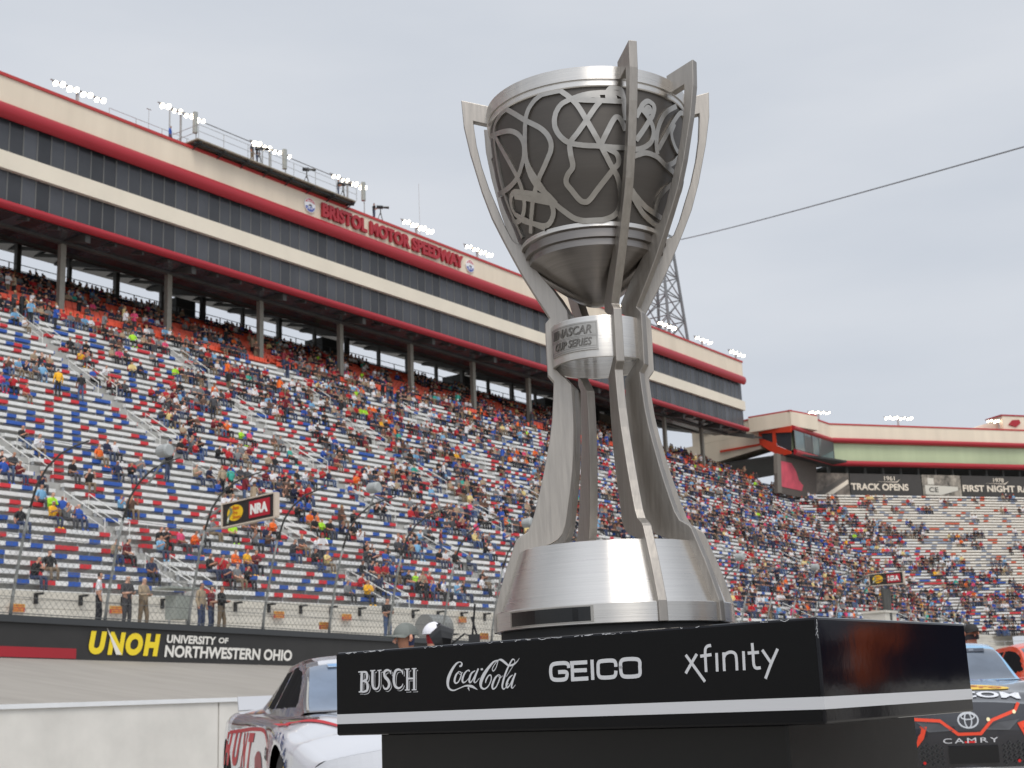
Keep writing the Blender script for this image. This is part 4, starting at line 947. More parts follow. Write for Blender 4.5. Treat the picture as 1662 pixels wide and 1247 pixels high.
EXP = """5,771,blue 30,775,dark red 114,783,black 144,788,black 190,771,navy 212,774,black 227,775,grey 66,820,light blue 32,858,black 84,850,yellow 108,853,grey 126,851,blue 195,838,light blue 212,840,brown 54,937,black 79,938,black 184,904,tan 202,906,dark red 245,945,navy
256,886,black 269,886,black 292,888,pink 312,889,orange 339,938,black 361,931,red 380,929,orange 368,949,navy 384,947,grey 400,949,black 400,926,yellow 414,926,dark red 377,870,lime green 395,870,grey 411,872,brown 441,875,orange 430,876,navy 413,895,grey 433,895,brown 474,902,dark grey 489,902,dark grey 512,902,white 409,798,white 317,785,tan 337,787,navy 482,841,black 500,841,blue 501,859,orange 514,861,orange 352,807,blue 369,810,black
563,967,grey 583,967,red 596,969,yellow 615,967,navy 678,969,black 690,970,black 701,972,blue 741,969,light blue 752,969,black 530,926,cream 510,926,black 611,842,black 622,842,black 577,789,orange 678,883,light blue 690,878,grey 760,921,grey 738,920,black 555,851,brown 572,851,black 536,866,dark grey 625,924,blue 627,907,dark grey 772,873,pink 344,868,grey 330,885,grey 160,746,orange 172,747,navy 185,748,white 290,735,black 390,720,lime green 404,722,pink 352,745,black
150,620,blue 170,622,white 130,590,yellow 60,740,white 215,563,lime green 302,582,light blue 20,640,red 40,645,red 470,748,teal 640,712,orange 600,690,red 840,700,orange"""
import re
def add_seated(i, s, col, T=TA, rz=RZA, rows=None, var=None):
    P, z = (rows or rowsA)[i]; k = (T is TA, i, round(s/.52))
    if k in occ: return None
    occ.add(k); v = rg.randrange(len(SEAT)) if var is None else var
    return (SEAT[v], T(s, P+.2, z+.45), rz+rg.uniform(-.35, .35), col, i, rg.uniform(.93, 1.06))
near = []
for mt_ in re.finditer(r'(\d+),(\d+),([a-z ]+?)(?=\s\d|\s*$|\n)', EXP):
    x, y, c = int(mt_[1]), int(mt_[2]), mt_[3].strip(); i, s = row_at(x, y-4); r_ = add_seated(i, s, c)
    if r_: near.append((0,)+r_)
# random groups; denser towards the far end and in some blocks
pool = []
for n_ in range(1650):
    i = rg.choice(range(1, 58)); s = rg.uniform(20, endA(rowsA[min(i, len(rowsA)-1)][0])-1) if rg.random() < .45 else rg.uniform(50, 165)
    if i >= len(rowsA) or s > endA(rowsA[i][0]): continue
    if s < 50 and i < 14 and rg.random() < .75: continue
    if s < 66 and i < 32 and rg.random() < .45: continue
    for g in range(rg.choice([1, 2, 2, 3, 4, 5])):
        ss_ = s+g*.56
        if in_aisle(ss_) or ss_ > endA(rowsA[i][0])-.5: continue
        w = TA(ss_, rowsA[i][0], rowsA[i][1]+.9); x, y = proj(w)
        if x < -10 or x > 1680 or y > 1005 and x > 800 or (800 < x < 1190 and y > 870) : continue
        r_ = add_seated(i, ss_, rg.choice(WGT))
        if r_: pool.append(((w-O).length,)+r_)
pool.sort(key=lambda p: p[0])
NIND = 262-len(near)
DUP = {}
for k_, (d_, me, loc, rz, col, i, sc) in enumerate(near+pool[:NIND]):
    x, y = proj(loc); lb = f'spectator in {col}, {rowword(i)}, {zone(x)}'; o = put_person(me, loc, rz, col, lb, 'seated spectators in the grandstand', sc)
    DUP.setdefault(lb, []).append((x, y, o))
for lb, l_ in DUP.items():
    if len(l_) == 1: continue
    l_.sort(key=lambda q: q[0])
    for j, (x, y, o) in enumerate(l_):
        o['label'] = lb+', '+({0: 'left one', len(l_)-1: 'right one'}.get(j, 'middle one' if len(l_) == 3 else ORD[j]+' from left'))
# far crowd: one mass of small figures
LOW = []
def low_person(stand=False, v=0):
    m = MB(); R_ = random.Random(v); f = R_.uniform(0, .12); T = TW; o_ = .9 if stand else 0
    S_, G_, K_2, H_ = 1, 2, 3, 4
    def tap(a, b, ra, rb, t, n=5):
        m.tube([a, b], [ra, rb], n, c=t)
    tap((0, 0, .02+o_), (0, -f, .58+o_), .17, .19, 1); tap((0, -f, .58+o_), (0, -f-.02, .66+o_), .06, .06, 3, 4)
    m.tube([(0, -f-.03, .64+o_), (0, -f-.03, .74+o_)], [.075, .1], 6, c=3); m.tube([(0, -f-.02, .74+o_), (0, -f, .86+o_)], [.105, .06], 6, c=4)
    for sx in (-1, 1):
        m.tube([(sx*.19, -f, .52+o_), (sx*.25, -.08-f, .26+o_)], [.06, .05], 4, c=1); m.tube([(sx*.25, -.08-f, .26+o_), (sx*.08, -.30, .24+o_)], [.045, .035], 4, c=3)
        if stand: m.tube([(sx*.09, 0, .92), (sx*.12, 0, .03)], [.1, .06], 5, c=2)
        else: m.tube([(sx*.09, 0, .08), (sx*.13, -.44, .08)], [.1, .075], 5, c=2); m.tube([(sx*.13, -.44, .1), (sx*.13, -.5, -.42)], [.07, .05], 5, c=2)
    return m
LOWS = [low_person(v=k) for k in range(4)]; LOWT = [low_person(True, 9)]
LEGC = pal((58, 70, 98), (34, 36, 42), (74, 92, 124), (40, 40, 42), (120, 104, 84), (66, 66, 70)); SKC = pal((196, 146, 122), (178, 126, 102), (206, 160, 136), (150, 104, 80)); HRC = pal((38, 32, 28), (30, 28, 30), (96, 72, 48), (24, 24, 26), (150, 30, 34), (205, 205, 205), (40, 48, 90), (150, 118, 80))
mc = MB()
def low_add(loc, rz, col, src):
    cs, sn = math.cos(rz), math.sin(rz); cl = {1: col, 2: rg.choice(LEGC), 3: rg.choice(SKC), 4: rg.choice(HRC)}; k = len(mc.v)
    for v in src.v: mc.v.append((loc.x+cs*v[0]-sn*v[1], loc.y+sn*v[0]+cs*v[1], loc.z+v[2]))
    for f, c in zip(src.f, src.c): mc.f.append([k+j for j in f]); mc.c.append(cl[c]); mc.m.append(0)
for (d_, me, loc, rz, col, i, sc) in pool[NIND:]: low_add(loc, rz, SHIRT[col], rg.choice(LOWS))
for n_ in range(700):
    i = rg.randrange(1, len(rowsB)); P, z = rowsB[i]; s0 = startB(P); s = rg.uniform(s0, 150); lim = ln0+(PB-3-P)*LSL
    if s > lim and rg.random() < .72: continue
    for g in range(rg.choice([1, 2, 2, 3, 4])):
        if s+g*.6 < 168: low_add(TB(s+g*.6, P+.2, z+.45), RZB+rg.uniform(-.3, .3), SHIRT[rg.choice(WGT)], rg.choice(LOWS))
for n_ in range(150):       # people on their feet along the upper rows and aisles
    i = rg.choice([rg.randrange(3, 40), rg.randrange(38, 46)]); P, z = rowsA[i]; a = rg.choice(AISLE)+rg.uniform(-.4, .4) if rg.random() < .5 else rg.uniform(48, 150)
    if 48 < a < endA(P)-1: low_add(TA(a, P, z), RZA+rg.uniform(-2, 2), SHIRT[rg.choice(WGT)], LOWT[0])
tag(mc.build('crowd', M_('crowd_clothes', (1, 1, 1), .8, attr='Col'), fix=False), 'distant mass of spectators filling the far rows of the grandstands', 'crowd', None, 'stuff')
# named standing people
def stand_at(x, yfeet, P, col, lab, me, rz=0, sc=1, zf=None):
    s, z = sA(x, yfeet, P); z = zf if zf is not None else wall_z(s)-.12
    return put_person(me, TA(s, P, z), RZA+rz, col, lab, 'people standing behind the track wall', sc)
stand_at(159, 1008, 37.4, 'white', 'man in a white vest and jeans standing behind the track wall', STAND[0], .9, 1.1)
stand_at(205, 1008, 37.6, 'dark grey', 'man in dark grey shirt and shorts standing right of the white vest', STAND[1], .1, 1.1)
stand_at(232, 1009, 37.5, 'tan', 'person in tan jacket and jeans standing behind the track wall', STAND[5], .2, 1.08)
stand_at(326, 1016, 37.5, 'tan', 'person in faded mauve sweater left of the group by third fence post', STAND[4], .3, 1.08)
stand_at(342, 1016, 37.9, 'dark red', 'middle person of the standing group by the third fence post', STAND[1], .5, 1.06)
stand_at(359, 1018, 37.5, 'black', 'woman in long black coat right of the group by third fence post', STAND[5], .4, 1.05)
stand_at(629, 1027, 37.4, 'black', 'man in black shirt and trousers standing in front of the sixth fence post', STAND[1], -.2, 1.1)
def stand_row(x, y, col, lab, me, rz=0):
    i, s = row_at(x, y); P, z = rowsA[i]; put_person(me, TA(s, P-.2, z), RZA+rz, col, lab, 'people standing up in the grandstand')
for a in ((366, 800, 'teal', 'person in teal striped top standing above the hanging sponsor sign', 1, 3.0), (352, 795, 'tan', 'man in grey-brown shirt seen from behind next to teal top', 4, 3.1), (492, 818, 'red', 'person in bright red top standing right of the sponsor sign', 3, 1.5),
          (707, 892, 'dark red', 'man in striped maroon shirt standing in the aisle near a handrail', 0, .8), (87, 630, 'yellow', 'person in yellow jacket standing high in the left stand', 4, 2.9), (124, 640, 'black', 'man in black shirt and jeans standing right of the yellow jacket', 0, 2.9),
          (339, 675, 'dark grey', 'man in grey jacket standing in the middle of the stand', 4, 2.8), (713, 780, 'white', 'person all in white standing in the middle rows', 4, 1.0), (263, 770, 'black', 'person in black standing under the first grey loudspeaker', 2, .4)): stand_row(a[0], a[1], a[2], a[3], STAND[a[4]], a[5])
# roof crew
def roof(x, y, P, z, col, lab, me, rz=0):
    s, _ = sA(x, y, P); put_person(me, TA(s, P, z), RZA+rz, col, lab, 'crew on the roof')
roof(276, 232, 74.4, 42.1, 'blue', 'man in blue shirt standing on the roof edge left of the platform', STAND[4], .6)
roof(409, 268, 73.7, 42.98, 'dark grey', 'left one of two crew members on the roof platform', STAND[0], .3); roof(417, 270, 74.0, 42.98, 'black', 'right one of two crew members on the roof platform', STAND[1], .8)
roof(549, 322, 73.8, 42.98, 'black', 'camera operator at the right end of the roof platform', STAND[1], .8); roof(607, 355, 74.6, 42.6, 'black', 'camera operator standing on the roof right of the platform', STAND[1], 1.2)
def tv_camera(s, P, z, lab, rz=.9):
    r_ = empty('television_camera', TA(s, P, z), lab, 'camera', 'television cameras on the roof'); m = MB(); c = TA(s, P, z+1.45); d = (UA*.75-NA*.65).normalized()
    m.tube([c-d*.35, c+d*.2], .16, 6); m.tube([c+d*.2, c+d*.75], [.10, .13], 8); m.build('camera_body', blackm, r_)
    m = MB(); m.tube([TA(s, P, z+.7), c], .05, 5)
    for k in range(3): m.tube([TA(s, P, z+1.0), TA(s+.4*math.cos(k*2.1), P+.4*math.sin(k*2.1), z)], .03, 4)
    m.build('tripod', darksteel, r_)
for x, y, P, z, lab in ((498, 298, 73.8, 42.98, 'long lens television camera alone on the roof platform'), (421, 272, 73.6, 42.98, 'television camera beside two crew members on the roof platform'), (557, 324, 73.8, 42.98, 'television camera at the right end of the roof platform'), (618, 360, 74.4, 42.6, 'television camera on the roof right of the platform')):
    s, _ = sA(x, y, P); tv_camera(s, P, z, lab)
# ================================================================== CATCH FENCE, SIGNS
cf = empty('catch_fence', TA(50, 36, 3.5), 'tall catch fence of curved steel posts, cables and wire mesh on the track wall', 'fence')
CURVE = [(0, 0), (.10, .6), (.28, 1.4), (.52, 2.4), (.78, 3.2), (1.10, 3.9), (1.55, 4.35), (2.2, 4.68), (2.9, 4.82), (3.5, 4.88)]
polem = M_('fence_post', (.30, .31, .30), .5, metal=.3, noise=.15)
npost = 26
for k in range(-2, npost):
    s = 24.7+3.457*k; z0 = wall_z(s)
    pts = [TA(s, 36.15-dp, z0+h) for dp, h in CURVE]
    m = MB(); m.tube([TA(s, 36.15, z0-.1)]+pts[1:5], [.06, .055, .05, .048, .045], 6); m.build('post', polem, cf, smooth=True)
    m = MB(); m.tube(pts[4:], [.042, .04, .036, .033, .03, .026], 6); m.build('arm', M_('dark_arm', (.06, .062, .062), .5), cf, smooth=True)
wirem = M_('fence_wire', (.16, .165, .165), .5, metal=.4)
sL, sR = 17, 24.7+3.457*(npost-1)
for j, (dp, h) in enumerate([(.02, .12), (.10, .6), (.20, 1.0), (.28, 1.4), (.52, 2.4), (.78, 3.2), (1.55, 4.35), (2.9, 4.82)]):
    m = MB(); m.tube([TA(s, 36.1-dp, wall_z(s)+h) for s in (sL, 24, 60, sR)], .012 if j else .02, 4); m.build('cable', wirem, cf)
# woven wire: fine real strands over the lower panels
m = MB(); st = .21
s = sL
while s < 62:
    for sg in (-1, 1):
        a, b = (0.0, 0.05), (.72, 3.0)
        p = [TA(s+sg*h*.9, 36.12-dp, wall_z(s)+h) for dp, h in ((0, .05), (.28, 1.4), (.72, 3.0))]
        m.tube(p, .0048, 3, caps=False)
    s += st
tag(m.build('wire_mesh', wirem, cf), kind='stuff')
# grey barrel loudspeakers on the fence posts
for k, (x, y, kp) in enumerate(((267, 732, 1), (607, 792, 4), (858, 836, 7), (None, None, 10), (None, None, 13), (None, None, 16))):
    s = 24.7+3.457*kp; c = on_plane(x, y, UA, s) if x and x < 850 else TA(s, 33.9, wall_z(s)+5.1)
    r_ = empty('loudspeaker', c, ['grey barrel loudspeaker on the second fence post', 'grey barrel loudspeaker on the fifth fence post', 'grey barrel loudspeaker on the fence just left of the trophy leg', 'grey barrel loudspeaker nearest the trophy on its right', 'second grey barrel loudspeaker right of the trophy', 'farthest grey barrel loudspeaker on the fence'][k], 'loudspeaker', 'loudspeakers on the catch fence')
    m = MB(); m.tube([c-NA*.24, c-NA*.20, c+NA*.18, c+NA*.24], [.17, .21, .21, .18], 16); m.build('speaker_drum', M_('speaker_grey', lin(160, 164, 164), .6, noise=.1), r_, smooth=False)
    m = MB(); m.tube([c-Vector((0, 0, .27)), TA(s, 34.2, wall_z(s)+4.2)], .04, 5); m.build('mount', polem, r_)
# hanging sponsor signs
def sponsor_sign(s, P0, P1, zt, zb, lab, kz=0, pole=False):
    T = lambda a, b, d: TA(s-d, P0-(P0-P1)*a, zb+(zt-zb)*b+kz*a)      # a runs over the track (left to right in the photo), faces back along the straight
    r_ = empty('sponsor_sign', T(.5, .5, 0), lab, 'sign', 'hanging sponsor signs over the track wall')
    m = MB(); m.prism(T, [(0, 0), (1, 0), (1, 1), (0, 1)], -.08, .03); m.build('sign_panel', M_('sign_black', lin(42, 38, 36), .4), r_)
    m = MB()
    for p in ([(-.02, -.06), (1.03, -.06), (1.03, 0), (-.02, 0)], [(-.02, 1), (1.03, 1), (1.03, 1.06), (-.02, 1.06)], [(-.025, 0), (0, 0), (0, 1), (-.025, 1)], [(1, 0), (1.035, 0), (1.035, 1), (1, 1)]): m.prism(T, p, -.14, .07)
    m.build('frame', M_('sign_frame', lin(200, 186, 170), .5), r_)
    m = MB(); ye, og, re, wh, gn = lin(232, 190, 30), lin(190, 84, 24), lin(178, 30, 48), lin(236, 236, 232), lin(120, 130, 100)
    m.prism(T, [(.245+.155*math.cos(2*PI*k/24), .53+.36*math.sin(2*PI*k/24)) for k in range(24)], .03, .04, ye)
    m.prism(T, [(.08, .12), (.12, .10), (.14, .36), (.20, .55), (.19, .75), (.13, .82), (.15, .60), (.10, .42)], .042, .05, gn); m.prism(T, [(.11, .14), (.13, .30), (.125, .40), (.10, .28)], .052, .056, wh)
    for (t_, a0, a1, b0, b1) in (('Bass', .20, .33, .66, .84), ('Pro', .205, .30, .44, .61), ('Shops', .20, .36, .22, .41)): put_text(m, t_, T, a0, a1, b0, b1, .052, bold=.02, shear=.15, c=og)
    m.prism(T, [(.52, .14), (.92, .14), (.92, .88), (.52, .88)], .03, .045, re); put_text(m, 'NRA', T, .55, .885, .28, .74, .05, .01, bold=.05, c=wh)
    m.build('printed_face', colm, r_)
    m = MB(); m.tube([T(-.03, 1.0, -.1), T(-.45, .6, -.1)], .05, 5); m.tube([T(-.03, 0, -.1), T(-.42, .1, -.1)], .05, 5)
    m.build('bracket', steel, r_); return r_
s = 33.0
qL = on_plane(363, 820, UA, s); qR = on_plane(446, 803, UA, s); qb = on_plane(363, 856, UA, s); qr = on_plane(443, 837, UA, s)
sponsor_sign(s, qL.dot(NA), qR.dot(NA), qL.z, qb.z, 'black hanging sign with yellow round logo and red initials at the third fence post', kz=((qR.z-qL.z)+(qr.z-qb.z))/2)
s2 = sA(1437, 945, 34.5)[0]
qL = on_plane(1411, 933, UA, s2); qR = on_plane(1465, 929, UA, s2); qb = on_plane(1412, 951, UA, s2)
rs2 = sponsor_sign(s2, qL.dot(NA), qR.dot(NA), qL.z, qb.z, 'smaller distant sponsor sign on a grey stand right of the trophy', kz=.0)
q = on_plane(1437, 956, UA, s2+.3)
m = MB(); m.tube([q, Vector((q.x, q.y, 4))], [.35, .25], 8); m.build('support', darksteel, rs2)
ks = empty('white_kiosk', (q.x, q.y, 3), 'small cream scoring stand below the distant sponsor sign', 'stand')
m = MB(); m.box(lambda a, b, z: Vector((q.x, q.y, 0))+UA*a+NA*b+Vector((0, 0, z)), (-1.1, -.2, 2.5), (1.1, 1.4, 5.9)); m.box(lambda a, b, z: Vector((q.x, q.y, 0))+UA*a+NA*b+Vector((0, 0, z)), (-1.2, -.3, 5.9), (1.2, 1.5, 6.05)); m.build('stand_body', siding, ks)
# warning plates
wy, wrd = lin(206, 160, 70), lin(178, 66, 62)
for k, (x, y, P, w) in enumerate(((27, 987, 41.9, 'by the first fence post'), (188, 990, 41.9, 'between the two men behind the wall'), (452, 998, 41.9, 'upper one right of the fourth fence post'), (526, 1016, 36.3, 'lower one left of the fifth fence post'), (562, 1002, 41.9, 'upper one right of the fifth fence post'), (750, 1006, 41.9, 'upper one left of the trophy base'), (785, 1033, 36.3, 'lowest one beside the trophy base'))):
    s, z = sA(x, y, P); T = lambda a, b, d: TA(s+a, P-d, z+b); r_ = empty('warning_plate', T(0, 0, 0), 'small yellow and red warning plate, '+w, 'sign', 'warning plates along the fence')
    m = MB(); m.prism(T, [(-.30, -.14), (.30, -.14), (.30, .02), (-.30, .02)], .02, .05, wrd); m.prism(T, [(-.30, .02), (.30, .02), (.30, .14), (-.30, .14)], .02, .05, wy)
    put_text(m, 'WARNING', T, -.25, .25, .045, .115, .055, bold=.02, c=wrd)
    for b in (-.04, -.11): m.prism(T, [(-.24, b-.015), (.24, b-.015), (.24, b+.015), (-.24, b+.015)], .05, .055, wy)
    m.build('plate', colm, r_)
# utility box, barrel and bits on the walkway
s, z = sA(292, 985, 38.6); r_ = empty('utility_box', TA(s, 38.6, z-.6), 'grey utility cabinet on legs behind the track wall', 'cabinet')
m = MB(); m.box(TA, (s-.34, 38.4, z-.45), (s+.34, 39, z+.40)); m.box(TA, (s-.8, 38.3, z+.62), (s+.8, 39.2, z+.70)); m.build('cabinet_body', M_('cabinet_grey', lin(150, 156, 150), .6), r_)
m = MB()
for a in (-.4, .4): m.tube([TA(s+a, 38.7, z-.45), TA(s+a, 38.7, z-1.1)], .04, 5)
m.build('leg', steel, r_)
s, z = sA(705, 1018, 38.5); r_ = empty('storage_barrel', TA(s, 38.5, z-.5), 'grey drum lying behind the caps on the walkway', 'barrel'); m = MB(); m.tube([TA(s-.7, 38.5, z), TA(s+.7, 38.5, z)], .55, 16); m.build('drum', M_('drum_grey', lin(128, 130, 128), .6), r_)
# ================================================================== RACE CARS  (local x forward, y to the driver's left, z up)
def lerp(tab, x):
    if x <= tab[0][0]: return tab[0][1]
    for (a, u), (b, v) in zip(tab, tab[1:]):
        if x <= b: t = (x-a)/(b-a); t = t*t*(3-2*t)*.5+t*.5; return u+(v-u)*t
    return tab[-1][1]
WID = [(-2.45, .84), (-2.2, .92), (-1.3, .985), (-.6, .955), (.6, .95), (1.45, .985), (2.1, .95), (2.45, .88)]
ZS = [(-2.45, .90), (-1.6, .93), (-.6, .90), (.7, .87), (1.45, .82), (2.1, .74), (2.45, .64)]
ZC = [(-2.45, .97), (-1.6, 1.0), (-.6, .93), (.8, .93), (1.5, .89), (2.1, .82), (2.45, .72)]
def nose(x, y): t = max(0, min(1, (x-1.5)/.95)); t = t*t*(3-2*t); return x-.34*(abs(y)/.95)**2.3*t
def side_y(x, z):
    W_ = lerp(WID, x); b = 1-.05*((z-.5)/.42)**2
    for ax in (1.45, -1.34): b += .018*math.exp(-((x-ax)/.42)**2)
    return W_*b
AX = (1.45, -1.34)
def body_pt(x, t):
    """t in 0..1 from the sill to the centre line"""
    zs, zc = lerp(ZS, x), lerp(ZC, x)
    if t < .45: u = t/.45; z = .13+(zs-.09-.13)*u; return side_y(x, z), z
    if t < .6:
        u = (t-.45)/.15; y0 = side_y(x, zs-.09); a = u*PI/2; return y0-.10+.10*math.cos(a), zs-.09+.09*math.sin(a)
    u = (t-.6)/.4; y0 = side_y(x, zs-.09)-.10; y = y0*(1-u); z = zs+(zc-zs)*(1-(1-u)**2)
    z += .045*math.exp(-((y-.70)/.16)**2)*math.exp(-((x-1.45)/.55)**2)
    return y, z
HR = [(-2.0, .985), (-1.75, 1.06), (-1.2, 1.24), (-.8, 1.315), (-.2, 1.335), (.02, 1.305), (.12, 1.27), (.84, .915)]
YB = [(-2.0, .60), (-1.3, .70), (-.5, .755), (.3, .755), (.84, .74)]
YT = [(-2.0, .50), (-1.2, .52), (-.6, .55), (.0, .56), (.84, .70)]
def roof_pt(x, t):
    h = lerp(HR, x); zb = lerp(ZC, x)-.05; zb = min(zb, h-.01); yb, yt = lerp(YB, x), lerp(YT, x); hs = zb+(h-zb)*.86
    if t < .5: u = t/.5; return yb+(yt-yb)*u-.0*u, zb+(hs-zb)*u
    u = (t-.5)/.5; y = yt*math.cos(u*PI/2)**.9 if u < 1 else 0; return y, hs+(h-hs)*math.sin(u*PI/2)**.8
def car(name, label, group, livery, glass_col, number_fn=None, detail=1.0):
    root = empty(name, (0, 0, 0), label, 'race car', group)
    nx, nt_ = int(150*detail), int(44*detail); m = MB(); vs = []; idx = {}
    for i in range(nx+1):
        x = -2.45+4.9*i/nx
        for sgn in (-1, 1):
            for j in range(nt_+1):
                t = j/nt_; y, z = body_pt(x, t); X, Y_, Z = x, y, z
                if t < .45:
                    for ax in AX:
                        d_ = math.hypot(X-ax, Z-.34); R_ = .385
                        if abs(d_-R_) < .028 and d_ > .01: k = R_/d_; X = ax+(X-ax)*k; Z = .34+(Z-.34)*k; Y_ = side_y(X, Z)
                vs.append((nose(X, Y_), Y_*sgn, Z)); idx[(i, sgn, j)] = len(vs)-1
    fs = []; cs = []
    for i in range(nx):
        for sgn in (-1, 1):
            for j in range(nt_):
                q = [idx[(i, sgn, j)], idx[(i+1, sgn, j)], idx[(i+1, sgn, j+1)], idx[(i, sgn, j+1)]]
                c = [sum(vs[k][a] for k in q)/4 for a in range(3)]
                if j/nt_ < .45 and any(math.hypot(c[0]-ax, c[2]-.34) < .383 for ax in AX): continue
                if sgn < 0: q.reverse()
                fs.append(tuple(q)); cs.append(livery(c[0], c[1], c[2], 'body'))
    k0 = len(m.v); m.v += vs
    for f, c in zip(fs, cs): m.f.append(list(f)); m.c.append(c); m.m.append(0)
    body = m.build('body', M_('car_paint', (1, 1, 1), .22, attr='Col', coat=.8), root, smooth=True, fix=False)
    # nose and tail skins
    for nm, X0_, sg in (('front_bumper', 2.45, 1), ('rear_bumper', -2.45, -1)):
        m = MB(); ny, nz_ = 28, 14; W_ = body_pt(X0_, .5)[0]
        def fp(a, b):
            y = -W_+2*W_*a; ay = abs(y)
            # height of the body edge at this y
            zt = None; lo, hi = .45, 1.0
            for _ in range(18):
                mid = (lo+hi)/2
                if body_pt(X0_, mid)[0] > ay: lo = mid
                else: hi = mid
            zt = body_pt(X0_, lo)[1]; z = .13+(zt-.13)*b
            return Vector((nose(X0_, y)+sg*(.05*math.sin(PI*b*.9))*(1-(ay/W_)**6), y, z))
        g = [[fp(a/ny, b/nz_) for b in range(nz_+1)] for a in range(ny+1)]
        for a in range(ny):
            for b in range(nz_):
                p = [g[a][b], g[a+1][b], g[a+1][b+1], g[a][b+1]]; c = sum(p, Vector())/4
                m.add(p, [(0, 1, 2, 3)], livery(c.x, c.y, c.z, nm))
        m.build(nm, M_('car_paint'), root, smooth=False)
    # greenhouse split in panels
    nx2, nt2 = int(90*detail), int(30*detail); G = {}
    for i in range(nx2+1):
        x = -2.0+2.84*i/nx2
        for sgn in (-1, 1):
            for j in range(nt2+1): y, z = roof_pt(x, j/nt2); G[(i, sgn, j)] = Vector((x, y*sgn, z))
    P_ = {k: MB() for k in ('roof', 'windshield', 'side_window', 'side_windowR', 'rear_window')}
    for i in range(nx2):
        for sgn in (-1, 1):
            for j in range(nt2):
                q = [G[(i, sgn, j)], G[(i+1, sgn, j)], G[(i+1, sgn, j+1)], G[(i, sgn, j+1)]]; c = sum(q, Vector())/4; h = lerp(HR, c.x); zb = min(lerp(ZC, c.x)-.05, h-.01); u = (c.z-zb)/max(.01, h-zb)
                key = 'roof'
                if .12 < c.x < .81 and j/nt2 > .5 and abs(c.y) < lerp(YT, c.x)-.035: key = 'windshield'
                elif -1.86 < c.x < -1.02 and j/nt2 > .5 and abs(c.y) < .47: key = 'rear_window'
                elif j/nt2 <= .5 and -.95 < c.x < .52-.42*max(0, (c.z-.95)) and .95 < c.z < h-.09 and not (abs(c.x+.42) < .025): key = 'side_window' if sgn > 0 else 'side_windowR'
                if sgn < 0: q.reverse()
                P_[key].add(q, [(0, 1, 2, 3)], livery(c.x, c.y, c.z, 'roof'))
    P_['roof'].build('roof', M_('car_paint'), root, smooth=False)
    gm = M_('car_glass_'+name+str(len(MATS)), glass_col, .06, spec=.6, coat=.5, noise=.25, nscale=2.2, bump=.0)
    wsn = P_['windshield'].build('windshield', gm, root)
    dg_ = M_('car_side_glass', (.02, .02, .022), .1)
    op_ = M_('open_side_window', (.008, .008, .009), .8, spec=.1); P_['side_window'].build('side_window', op_, root); P_['side_windowR'].build('side_window', op_, root); P_['rear_window'].build('rear_window', dg_, root)
    for sy in (1, -1):
        for ax in AX:
            m = MB(); c = Vector((ax, sy*.84, .34)); Y_ = Vector((0, sy, 0))
            ring = lambda r, d: [c+Y_*d+Vector((r*math.cos(2*PI*k/28), 0, r*math.sin(2*PI*k/28))) for k in range(28)]
            prof = [(.10, -.14), (.315, -.14), (.335, -.11), (.335, .08), (.32, .11), (.235, .115)]
            rr = [ring(r, d) for r, d in prof]; vv = [v for r in rr for v in r]
            m.add(vv, [(i*28+k, i*28+(k+1) % 28, (i+1)*28+(k+1) % 28, (i+1)*28+k) for i in range(len(prof)-1) for k in range(28)])
            whl = m.build('wheel', rubber, root, smooth=True)
            m = MB(); rr = [ring(r, d) for r, d in ((.236, .112), (.22, .05), (.07, .03), (.05, .09), (.001, .09))]; vv = [v for r in rr for v in r]
            m.add(vv, [(i*28+k, i*28+(k+1) % 28, (i+1)*28+(k+1) % 28, (i+1)*28+k) for i in range(4) for k in range(28)]); m.build('rim', M_('black_rim', (.03, .03, .03), .4), whl)
            m = MB(); rr = [ring(r, d) for r, d in ((.286, .116), (.268, .1175))]; vv = [v for r in rr for v in r]; m.add(vv, [(k, (k+1) % 28, 28+(k+1) % 28, 28+k) for k in range(28) if k % 14 < 5]); m.build('tyre_lettering', M_('tyre_yellow', lin(226, 190, 40), .6), whl)
    m = MB()
    for ax in AX:
        for sy in (1, -1):
            # dark wheel house
            cc = [(ax+.40*math.cos(t), .34+.40*math.sin(t)) for t in [PI*k/12 for k in range(13)]]
            m.add([Vector((a, sy*.93, b)) for a, b in cc]+[Vector((a, sy*.55, b)) for a, b in cc], [(k, k+1, 14+k, 13+k) for k in range(12)]); m.add([Vector((ax-.4, sy*.55, .1)), Vector((ax+.4, sy*.55, .1)), Vector((ax+.4, sy*.55, .76)), Vector((ax-.4, sy*.55, .76))], [(0, 1, 2, 3)])
    m.box(TW, (-2.3, -.85, .12), (2.1, .85, .2)); m.build('underbody', rubber, root)
    m = MB(); m.prism(lambda a, b, d: Vector((a, d, b)), [(-2.42, .94), (-2.36, .95), (-2.46, 1.07), (-2.49, 1.07)], -.76, .76); m.build('spoiler', M_('spoiler_'+name+str(len(MATS)), tuple(v*.72 for v in livery(0, 0, 1, 'roof')[:3]), .3), root)
    for sy in (1, -1):
        m = MB(); m.tube([(2.36, sy*.3, .16), (2.36, sy*.3, .1)], .02, 5); m.add([nose_v for nose_v in (Vector((nose(2.5, .9)-.02, sy*.86, .10)), Vector((nose(2.5, .0), 0, .10)), Vector((nose(2.5, .0)-.3, 0, .10)), Vector((1.95, sy*.86, .10)))]+[v+Vector((0, 0, .03)) for v in (Vector((nose(2.5, .9)-.02, sy*.86, .10)), Vector((nose(2.5, .0), 0, .10)), Vector((nose(2.5, .0)-.3, 0, .10)), Vector((1.95, sy*.86, .10)))], [(0, 1, 2, 3), (4, 7, 6, 5), (0, 4, 5, 1), (1, 5, 6, 2), (2, 6, 7, 3), (3, 7, 4, 0)]); m.build('splitter', M_('splitter_pale', lin(205, 205, 210), .4), root)
    return root, body, wsn
